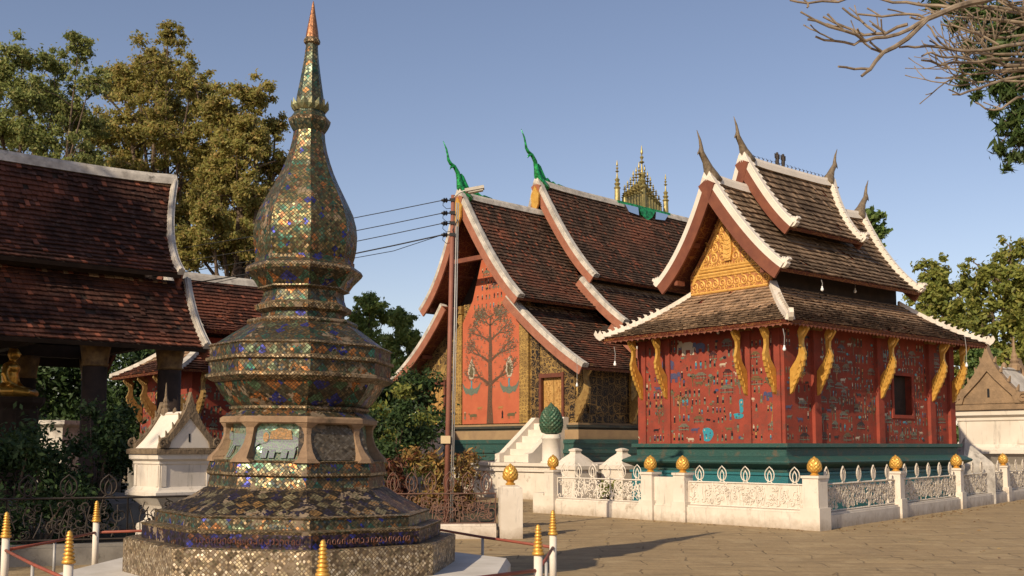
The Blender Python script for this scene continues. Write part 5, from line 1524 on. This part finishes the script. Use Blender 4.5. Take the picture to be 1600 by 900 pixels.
# ------------------------------------------------------------------ trees and shrubs
def leaves(name, centers, radii, n, size, mat, parent=None, aspect=.5, up=.35, kind=None, shell=.55, droop=0.0, soft=True):
    """Thousands of separate leaf blades gathered in clumps round the given centres."""
    centers = np.array(centers, float); radii = np.array(radii, float)
    w = radii ** 2; idx = nrg.choice(len(centers), n, p=w / w.sum())
    d = nrg.normal(size=(n, 3)); d /= np.linalg.norm(d, axis=1)[:, None]
    r = radii[idx] * (nrg.random(n) ** shell)
    if soft: r = radii[idx] * np.minimum(np.abs(nrg.normal(size=n)) * .62, 1.7)
    pos = centers[idx] + d * r[:, None] * np.array([1, 1, .8])
    nm = nrg.normal(size=(n, 3)) * .8 + d * .5 + np.array([0, 0, up]); nm /= np.linalg.norm(nm, axis=1)[:, None]
    t = nrg.normal(size=(n, 3)); t[:, 2] -= droop; t -= nm * (t * nm).sum(1)[:, None]; t /= np.linalg.norm(t, axis=1)[:, None]
    b = np.cross(nm, t); s_ = size * (.6 + .8 * nrg.random(n))[:, None]
    V = np.empty((n, 4, 3)); V[:, 0] = pos - t * s_; V[:, 1] = pos + b * s_ * aspect + nm * s_ * .12; V[:, 2] = pos + t * s_; V[:, 3] = pos - b * s_ * aspect + nm * s_ * .12
    me = bpy.data.meshes.new(name)
    me.vertices.add(4 * n); me.vertices.foreach_set('co', V.reshape(-1))
    me.loops.add(4 * n); me.loops.foreach_set('vertex_index', np.arange(4 * n, dtype=np.int32))
    me.polygons.add(n); me.polygons.foreach_set('loop_start', np.arange(0, 4 * n, 4, dtype=np.int32)); me.polygons.foreach_set('loop_total', np.full(n, 4, dtype=np.int32))
    me.materials.append(mat); me.update(); me.validate()
    o = bpy.data.objects.new(name, me); COL.objects.link(o)
    if parent is not None: o.parent = parent
    return o
def limbs(mb, base, targets, r0, split=.45, n=7, wob=.25):
    top = Vector((sum(t[0] for t in targets) / len(targets), sum(t[1] for t in targets) / len(targets), sum(t[2] for t in targets) / len(targets)))
    b = Vector(base); fork = b.lerp(Vector((b.x * .7 + top.x * .3, b.y * .7 + top.y * .3, top.z)), split)
    mb.tube([b, b.lerp(fork, .5) + Vector((U(-wob, wob), U(-wob, wob), 0)), fork], [r0 * 1.25, r0, r0 * .8], 10)
    for t in targets:
        t = Vector(t); m = fork.lerp(t, .5) + Vector((U(-wob, wob) * 2, U(-wob, wob) * 2, U(0, wob) * 2))
        rr = r0 * U(.28, .45)
        mb.tube([fork, fork.lerp(m, .6) + Vector((U(-.1, .1), 0, .1)), m, t], [rr * 1.2, rr, rr * .65, rr * .2], n)
        for _ in range(3):
            q = m.lerp(t, U(0, .7)); e = q + Vector((U(-1, 1), U(-1, 1), U(-.1, 1))) * (t - fork).length * .13
            mb.tube([q, q.lerp(e, .5) + Vector((0, 0, .1)), e], [rr * .4, rr * .25, rr * .06], 5)
def tree(name, label, x, Y, blobs, n, size, mat, r0=.3, sub=9, group=None, trunk=bark, cat='tree', spread=.5, gap=1.0, basez=0, cr=(.28, .5), wood_z=None):
    """blobs: (dx, dy, z, radius) lobes of the crown; each is broken into smaller clumps."""
    R = thing(name, label, cat, (x, Y, basez), 0, group)
    tg = []; cs = []; rs = []
    for dx, dy, z, r in blobs:
        tg.append((dx, dy, z))
        for _ in range(int(sub * 2.6 * max(1, r))):
            d = Vector((rnd.gauss(0, 1), rnd.gauss(0, 1), rnd.gauss(0, .8))).normalized() * r * U(.25, 1.12)
            cs.append((dx + d.x, dy + d.y, z + d.z)); rs.append(max(.22, r * U(cr[0] * .75, cr[1] * .8)))
    mb = MB(); limbs(mb, (0, 0, 0), tg, r0)
    for c in cs[::3]:
        j = min(range(len(tg)), key=lambda k: (Vector(tg[k]) - Vector(c)).length)
        q = Vector(tg[j]); mb.tube([q, q.lerp(Vector(c), .5) + Vector((U(-.1, .1), U(-.1, .1), .1)), c], [r0 * .14, r0 * .09, r0 * .03], 4)
    mb.build('trunk', trunk, R)
    leaves('crown', cs, rs, n, size, mat, R)
    return R
lf_olive = leafmat('olive_leaves', [(.25, .26, .07), (.31, .29, .085), (.36, .29, .09), (.19, .21, .06), (.42, .29, .11), (.29, .29, .09)], .55)
lf_light = leafmat('feathery_leaves', [(.20, .25, .08), (.27, .28, .09), (.16, .21, .07), (.31, .27, .10)], .5)
lf_green = leafmat('mid_green_leaves', [(.08, .14, .04), (.12, .18, .05), (.16, .21, .06), (.06, .11, .035)])
lf_yel = leafmat('yellow_green_leaves', [(.20, .23, .05), (.27, .27, .06), (.15, .19, .05), (.31, .27, .07)], .45)
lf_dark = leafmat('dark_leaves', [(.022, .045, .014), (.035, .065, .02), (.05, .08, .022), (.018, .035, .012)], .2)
lf_croton = leafmat('croton_leaves', [(.22, .07, .04), (.34, .20, .06), (.10, .05, .035), (.34, .24, .06), (.20, .09, .04), (.10, .12, .04), (.38, .20, .05)], .3)
lf_long = leafmat('long_dark_leaves', [(.03, .055, .015), (.05, .085, .022), (.08, .11, .03), (.02, .04, .012)], .25)
def bl(pts, Y):      # crown lobes given as px, py, radius px, extra depth -> metres about (x0, Y)
    return [(xpx(a, Y + d, 8), d, zpx(b, Y + d), r * Y / FPX) for a, b, r, d in pts]
def shift(B, x): return [(a - x, d, z, r) for a, d, z, r in B]
Y = 46
B = bl([(235, 95, 48, 0), (180, 130, 42, 1), (290, 130, 45, -1), (215, 190, 55, 0), (150, 205, 45, 2), (280, 220, 55, 0), (225, 275, 45, 1), (330, 175, 40, 1), (160, 290, 42, 0), (265, 340, 45, 0), (205, 130, 50, 2), (250, 180, 55, 3), (190, 240, 55, 3), (300, 270, 50, 3), (230, 330, 50, 2), (200, 385, 50, 1), (275, 400, 46, 1), (250, 55, 22, 0)], Y)
x0 = xpx(232, Y)
tree('tall_tree', 'tallest olive-yellow tree behind the pavilion roof, left of the stupa bulb', x0, Y, shift(B, x0), 120000, .08, lf_olive, .42, 11, cr=(.2, .42), gap=.6)
Y = 43
B = bl([(345, 170, 38, 0), (390, 150, 30, 0), (380, 215, 48, 0), (420, 260, 34, 1), (340, 270, 46, 0), (395, 310, 44, 0), (330, 345, 42, -1), (375, 375, 38, 0), (300, 385, 36, 0), (425, 200, 22, 1), (360, 220, 55, 3), (400, 350, 48, 2), (350, 400, 45, 1), (330, 310, 50, 3)], Y)
x0 = xpx(370, Y)
tree('broad_tree', 'dense olive-green tree directly left of the stupa bulb', x0, Y, shift(B, x0), 125000, .08, lf_olive, .35, 11, cr=(.22, .45), gap=.6)
Y = 40
B = bl([(20, 90, 34, 0), (75, 105, 34, 1), (110, 70, 22, 0), (30, 160, 42, 0), (95, 170, 42, 1), (55, 220, 45, 0), (120, 235, 40, 0), (-25, 120, 50, 0), (-30, 200, 50, 0), (130, 130, 30, 0), (60, 150, 45, 3), (20, 215, 45, 3), (110, 200, 45, 3)], Y)
x0 = xpx(50, Y)
tree('feathery_tree', 'light feathery tree with thin twigs at the left edge behind the pavilion', x0, Y, shift(B, x0), 60000, .07, lf_light, .25, 11, cr=(.25, .5), gap=.6)
Y = 58
B = bl([(578, 475, 24, 0), (560, 500, 24, 0), (600, 495, 20, 1), (575, 530, 30, 0), (550, 550, 24, 0), (595, 560, 28, 0), (570, 600, 30, 0)], Y); x0 = xpx(575, Y); lf_mid = leafmat('fresh_green_leaves', [(.13, .20, .05), (.19, .25, .07), (.24, .28, .08), (.10, .16, .05)], .45)
tree('round_tree', 'rounded green tree between the stupa and the large hall', x0, Y, shift(B, x0), 26000, .11, lf_mid, .25, 10)
Y = 52
B = bl([(628, 500, 18, 0), (640, 530, 22, 0), (615, 540, 20, 0), (632, 570, 26, 0), (620, 610, 26, 0)], Y); x0 = xpx(630, Y)
tree('pale_tree', 'paler green tree touching the left gable of the large hall', x0, Y, shift(B, x0), 18000, .10, lf_mid, .2, 10)
Y = 56
B = bl([(1462, 432, 30, 0), (1440, 455, 26, 0), (1490, 450, 28, 1), (1465, 480, 34, 0), (1440, 500, 26, 0), (1495, 500, 32, 0), (1470, 540, 36, 0), (1500, 580, 30, 0)], Y); x0 = xpx(1468, Y)
tree('yellowish_tree', 'smaller yellow-green tree right behind the chapel lower roof', x0, Y, shift(B, x0), 22000, .13, lf_yel, .3, 9)
Y = 52
B = bl([(1585, 400, 34, 0), (1545, 430, 36, 0), (1610, 440, 48, 0), (1530, 480, 36, 1), (1580, 490, 46, 0), (1620, 530, 50, 0), (1535, 530, 34, 0), (1570, 560, 42, 0), (1530, 590, 32, 0), (1650, 470, 60, 0)], Y); x0 = xpx(1585, Y)
tree('large_right_tree', 'large leafy green tree rising behind the brown gabled shrine', x0, Y, shift(B, x0), 42000, .13, lf_yel, .4, 9)
Y = 44
B = bl([(1505, 610, 26, 0), (1520, 650, 26, 0), (1500, 680, 24, 0), (1545, 600, 30, 0), (1480, 640, 26, 0), (1530, 560, 24, 2)], Y); x0 = xpx(1510, Y)
tree('dark_shrub_tree', 'dark green bushy tree between the chapel wall and the right shrine', x0, Y, shift(B, x0), 16000, .10, lf_green, .2, 10)
Y = 60
B = bl([(1372, 340, 15, 0), (1362, 352, 12, 0), (1380, 360, 12, 0), (1368, 385, 16, 0)], Y); x0 = xpx(1370, Y)
tree('distant_tree', 'small treetop peeping over the chapel back roof', x0, Y, shift(B, x0), 1500, .17, lf_green, .2, 14)
# woods closing the view low down behind everything
W_ = []; Wr = []
for i in range(260):
    a = U(-50, 60); d = 78 + U(-6, 8)
    W_.append((a, d, U(.5, 5.0))); Wr.append(U(1.4, 2.6))
tag(leaves('far_woods', W_, Wr, 60000, .26, lf_green), kind='stuff', label='band of low woods far behind the temple buildings', cat='woods')
W_ = []; Wr = []
for i in range(150):
    a = U(-24, -8.2); W_.append((a, 37 + U(-1.5, 1.5), U(.3, 5.4))); Wr.append(U(.9, 1.5))
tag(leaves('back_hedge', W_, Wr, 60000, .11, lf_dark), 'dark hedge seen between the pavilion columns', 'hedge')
def bush(name, label, px, py, Y, w, h, n, size, mat, lobes=9, aspect=.45, group=None, base=0.05, droop=0.0):
    x0 = xpx(px, Y); R = thing(name, label, 'shrub', (x0, Y, 0), 0, group)
    cs = []; rs = []
    for _ in range(lobes):
        a = U(0, 6.28); r = U(.1, .85) ** .7
        cs.append((math.cos(a) * r * w, math.sin(a) * r * w * .8, base + h * U(.22, .85))); rs.append(U(.28, .42) * min(w, h))
    mb = MB()
    for c in cs: mb.tube([(c[0] * .15, c[1] * .15, 0), (c[0] * .5, c[1] * .5, c[2] * .6), c], [.03, .02, .006], 5)
    mb.build('stems', bark, R); leaves('foliage', cs, rs, n, size, mat, R, aspect=aspect, droop=droop)
    return R
bush('croton_bush', 'brown and yellow leaved croton bush behind the rusty fence, right of the pole', 712, 760, 20.6, .62, 1.75, 3400, .062, lf_croton, 12, .3)
bush('croton_bush', 'tall reddish croton bush behind the rusty fence, just left of the pole', 662, 760, 20.4, .50, 1.85, 2600, .07, lf_croton, 10, .26)
bush('croton_bush', 'dark red leaved shrub beside the stupa right edge', 612, 760, 20.2, .45, 1.6, 2200, .075, leafmat('dark_red_leaves', [(.10, .02, .02), (.14, .05, .03), (.05, .03, .02), (.22, .12, .04)], .25), 9, .26)
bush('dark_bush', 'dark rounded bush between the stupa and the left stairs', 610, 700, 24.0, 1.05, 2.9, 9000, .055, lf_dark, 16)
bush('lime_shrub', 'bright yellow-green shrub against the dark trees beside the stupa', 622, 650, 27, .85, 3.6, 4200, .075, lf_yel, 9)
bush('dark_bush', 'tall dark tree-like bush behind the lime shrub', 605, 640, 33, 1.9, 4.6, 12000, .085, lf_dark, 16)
bush('lime_shrub', 'small yellow-green bush behind the openwork white fence', 955, 745, 27.6, .42, 1.15, 1500, .05, lf_yel, 7)
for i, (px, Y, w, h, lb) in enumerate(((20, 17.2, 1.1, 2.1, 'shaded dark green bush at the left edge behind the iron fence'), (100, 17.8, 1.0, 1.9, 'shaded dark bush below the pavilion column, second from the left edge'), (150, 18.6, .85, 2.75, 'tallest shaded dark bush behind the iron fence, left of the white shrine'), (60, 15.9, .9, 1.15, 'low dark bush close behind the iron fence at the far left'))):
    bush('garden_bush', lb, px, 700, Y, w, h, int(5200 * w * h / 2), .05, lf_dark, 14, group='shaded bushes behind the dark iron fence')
# out of the frame to the left: the tall trees whose shade falls on the pavilion and the bushes
def shade_tree(x, y, blobs, n, label):
    return tree('shade_tree', label, x, y, blobs, n, .17, lf_green, .4, 8, cr=(.25, .5))
shade_tree(-20.8, 3, [(0, 0, 11, 3.0), (1.2, -1, 12.8, 2.2), (-2, 3, 14, 3.0), (0, 4, 16.5, 3.0), (1.5, 6, 16, 2.2), (-1, -1, 15, 2.5), (-3, 1, 12, 2.6)], 34000, 'tall tree out of view that shades the pavilion roof')
shade_tree(-24.0, -4.5, [(0, 0, 12, 3.0), (2.2, 2, 13.5, 2.4), (-2, 2, 14, 2.6), (1.5, 4, 10.8, 2.0), (1, -2, 10, 2.5)], 30000, 'tall tree out of view that shades the garden bushes')

# ------------------------------------------------------------------ bare-twigged tree and dark leaved tree at the top right
def frangipani():
    R = thing('bare_frangipani', 'leafless pale-barked tree reaching in with forked branches from the top right corner', 'tree', (7.2, 9.0, 0))
    O = Vector((7.2, 9.0, 0))
    def at(px, py, Y): return Vector((xpx(px, Y, zpx(py, Y)), Y, zpx(py, Y))) - O
    mb = MB()
    mb.tube([(0, 0, 0), (-.05, 0, 1.6), (-.25, .05, 3.2), (-.5, 0, 4.9)], [.22, .18, .15, .10], 10)
    hub = Vector((-.5, 0, 4.9))
    def knob(p, d, r):
        mb.tube([p, p + d * .03], [r, r * 1.25], 6)
    def br(p, d, L, r, n):
        """Stubby forks: each branch ends in two or three blunt, upcurving ones."""
        pts = [p]; q = p; dd = d.normalized()
        for i in range(4):
            dd = (dd + Vector((U(-.12, .12), U(-.12, .12), U(-.08, .16)))).normalized(); q = q + dd * L / 4; pts.append(q)
        mb.tube(pts, [r, r * .97, r * .93, r * .9, r * .88], 6)
        if n == 0:
            knob(q, dd, r * .88); return
        k = 2 if U(0, 1) < .75 else 3; side = dd.cross(Vector((U(-1, 1), U(-1, 1), U(-1, 1)))).normalized()
        for i in range(k):
            a = (i - (k - 1) / 2) * U(.7, 1.1)
            br(q, (dd + side * a + Vector((0, 0, .10))).normalized(), L * U(.72, .95), r * .80, n - 1)
    def limb(pts, r0, r1):
        r0 *= .78; r1 *= .74
        P = []
        for a_, b_ in zip(pts, pts[1:]):      # knuckled growth between the traced points
            P.append(at(*a_)); m_ = [(u + w) / 2 for u, w in zip(a_, b_)]; P.append(at(m_[0] + U(-2, 2), m_[1] + U(-3, 3), m_[2]))
        P.append(at(*pts[-1]))
        for q in P[2:-1:2]:
            if U(0, 1) < .55: br(q, (P[-1] - P[0]).normalized() + Vector((U(-.2, .2), U(-.5, .5), U(.1, .8))), U(.07, .16), r1 * .8, rnd.choice([0, 0, 1]))
        mb.tube([hub] * 0 + P, [r0 + (r1 - r0) * i / (len(P) - 1) for i in range(len(P))], 7)
        return P
    # main limb traced along the photograph's, in its own depth
    A = limb([(1640, -30, 8.6), (1540, 0, 8.4), (1490, 12, 8.3), (1448, 30, 8.2), (1418, 60, 8.1), (1380, 82, 8.0), (1360, 108, 7.9), (1346, 119, 7.9)], .040, .015)
    mb.tube([hub, hub.lerp(A[0], .5) + Vector((0, 0, .3)), A[0]], [.09, .06, .042], 8)
    for pts, r0, r1 in (
        ([(1448, 30, 8.2), (1420, 46, 8.1), (1385, 58, 8.0), (1352, 64, 7.9), (1320, 48, 7.8), (1275, 32, 7.8), (1262, 30, 7.8)], .022, .013),
        ([(1418, 38, 8.1), (1385, 52, 8.2), (1350, 55, 8.3), (1320, 42, 8.3), (1286, 26, 8.3)], .018, .012),
        ([(1352, 64, 7.9), (1335, 70, 7.9), (1305, 64, 7.9), (1274, 57, 7.9)], .015, .011),
        ([(1378, 82, 8.0), (1362, 76, 8.0), (1342, 58, 8.1)], .013, .010),
        ([(1360, 108, 7.9), (1335, 108, 7.9), (1310, 104, 7.8)], .014, .011),
        ([(1368, 50, 8.2), (1345, 32, 8.3), (1316, 12, 8.3)], .014, .011),
        ([(1448, 30, 8.2), (1420, 22, 8.2), (1378, 26, 8.2), (1340, 22, 8.2)], .015, .011),
        ([(1490, 12, 8.3), (1440, 8, 8.4), (1395, 4, 8.5), (1350, -8, 8.5)], .020, .012),
        ([(1350, -8, 8.5), (1310, 3, 8.5), (1262, 5, 8.5), (1234, 0, 8.5)], .014, .012),
        ([(1262, 5, 8.5), (1261, 12, 8.5)], .013, .011),
        ([(1640, 60, 8.8), (1570, 72, 8.6), (1510, 80, 8.5), (1470, 74, 8.4), (1430, 74, 8.3), (1405, 74, 8.3)], .022, .011),
        ([(1510, 92, 8.5), (1480, 90, 8.4), (1455, 82, 8.3), (1440, 88, 8.3)], .013, .010),
        ([(1620, 95, 8.8), (1550, 92, 8.7), (1510, 98, 8.6), (1470, 102, 8.5), (1440, 94, 8.4)], .02, .011),
        ([(1640, 110, 8.9), (1570, 124, 8.8), (1530, 138, 8.6), (1500, 148, 8.5), (1488, 148, 8.5)], .018, .010),
        ([(1640, 150, 8.9), (1590, 152, 8.9), (1565, 170, 8.8), (1540, 170, 8.8), (1524, 160, 8.8)], .016, .009),
        ([(1480, 74, 8.4), (1460, 55, 8.4), (1448, 38, 8.4)], .012, .010),
        ([(1560, 70, 8.6), (1520, 50, 8.6), (1490, 40, 8.6), (1470, 38, 8.6)], .014, .010)):
        limb(pts, r0, r1)
    for i in range(17):
        p = at(U(1530, 1650), U(-30, 130), U(8.6, 9.4)); br(p, Vector((-1, U(-.3, .3), U(-.15, .38))), U(.15, .26), U(.008, .012), 3)
        mb.tube([hub, hub.lerp(p, .5) + Vector((U(-.1, .1), 0, .1)), p], [.028, .018, .012], 6)
    mb.build('branches', frang_bark, R)
frangipani()
def long_leaf_tree():
    Y = 11.5; x0 = xpx(1720, Y)
    R = thing('long_leaved_tree', 'dark tree with long drooping leaves in the top right corner behind the bare branches', 'tree', (x0, Y, 0))
    cs = []; rs = []
    for px, py, r, d in ((1560, 20, 22, 0), (1600, 40, 40, .3), (1545, 50, 20, 0), (1500, 10, 20, .2), (1470, 5, 14, 0), (1570, 80, 26, 0), (1520, 75, 14, 0), (1600, 110, 26, .2), (1580, 150, 20, 0), (1535, 120, 16, 0), (1510, 130, 12, 0),
                         (1600, 170, 22, 0), (1568, 200, 12, 0), (1595, 215, 22, 0), (1562, 232, 14, 0), (1580, 245, 12, 0), (1600, 245, 12, 0), (1640, 60, 60, .5), (1650, 160, 50, .5), (1530, 150, 10, 0), (1555, 178, 9, 0), (1530, 20, 26, .2), (1575, 55, 30, .2), (1500, 40, 12, 0), (1545, 95, 20, 0), (1590, 130, 26, .2), (1560, 140, 16, 0), (1515, 105, 10, 0), (1585, 190, 18, 0), (1572, 262, 8, 0)):
        cs.append((xpx(px, Y + d, 5) - x0, d, zpx(py, Y + d))); rs.append(r * Y / FPX)
    mb = MB(); mb.tube([(0.9, 0, 0), (1.0, 0, 3), (.9, 0, 5.5), (.6, 0, 7.2)], [.3, .25, .18, .1], 10)
    for c in cs:
        h = Vector((.75, 0, 6.2)); q = Vector(c); mb.tube([h, h.lerp(q, .5) + Vector((0, 0, .35)), q + Vector((0, 0, .05))], [.03, .018, .006], 5)
    mb.build('trunk', bark, R)
    leaves('crown', cs, rs, 9500, .07, lf_long, R, aspect=.20, up=.1, droop=1.2)
long_leaf_tree()

# dry leaves blown over the paving and against the kerbs
L_ = []; 
for i in range(520):
    a, d = U(-2, 16), U(13, 34)
    if i % 2: t = U(0, 1); a, d = 6.01 + (2.93 * 7) * t * .8 + U(.2, .6), 21.1 + 3.63 * 7 * t * .8 - U(.1, .6)
    elif i % 5 == 0: t = U(0, 1); a, d = 6.01 - 4.99 * t - U(.2, .5), 21.1 + 5.25 * t - U(.2, .5)
    L_.append((a, d, .018))
n = len(L_)
mb = MB()
for a, d, z in L_:
    an = U(0, 6.28); s_ = U(.02, .05); c, q = math.cos(an) * s_, math.sin(an) * s_
    mb.add([(a - c, d - q, z - .008), (a - q * .5, d + c * .5, z + U(0, .01)), (a + c, d + q, z - .004), (a + q * .5, d - c * .5, z - .010)], [(0, 1, 2, 3)])
tag(mb.build('fallen_leaves', leafmat('dry_leaves', [(.25, .15, .06), (.16, .09, .04), (.34, .24, .10)], .1)), kind='stuff', label='dry leaves scattered on the paving', cat='fallen leaves')
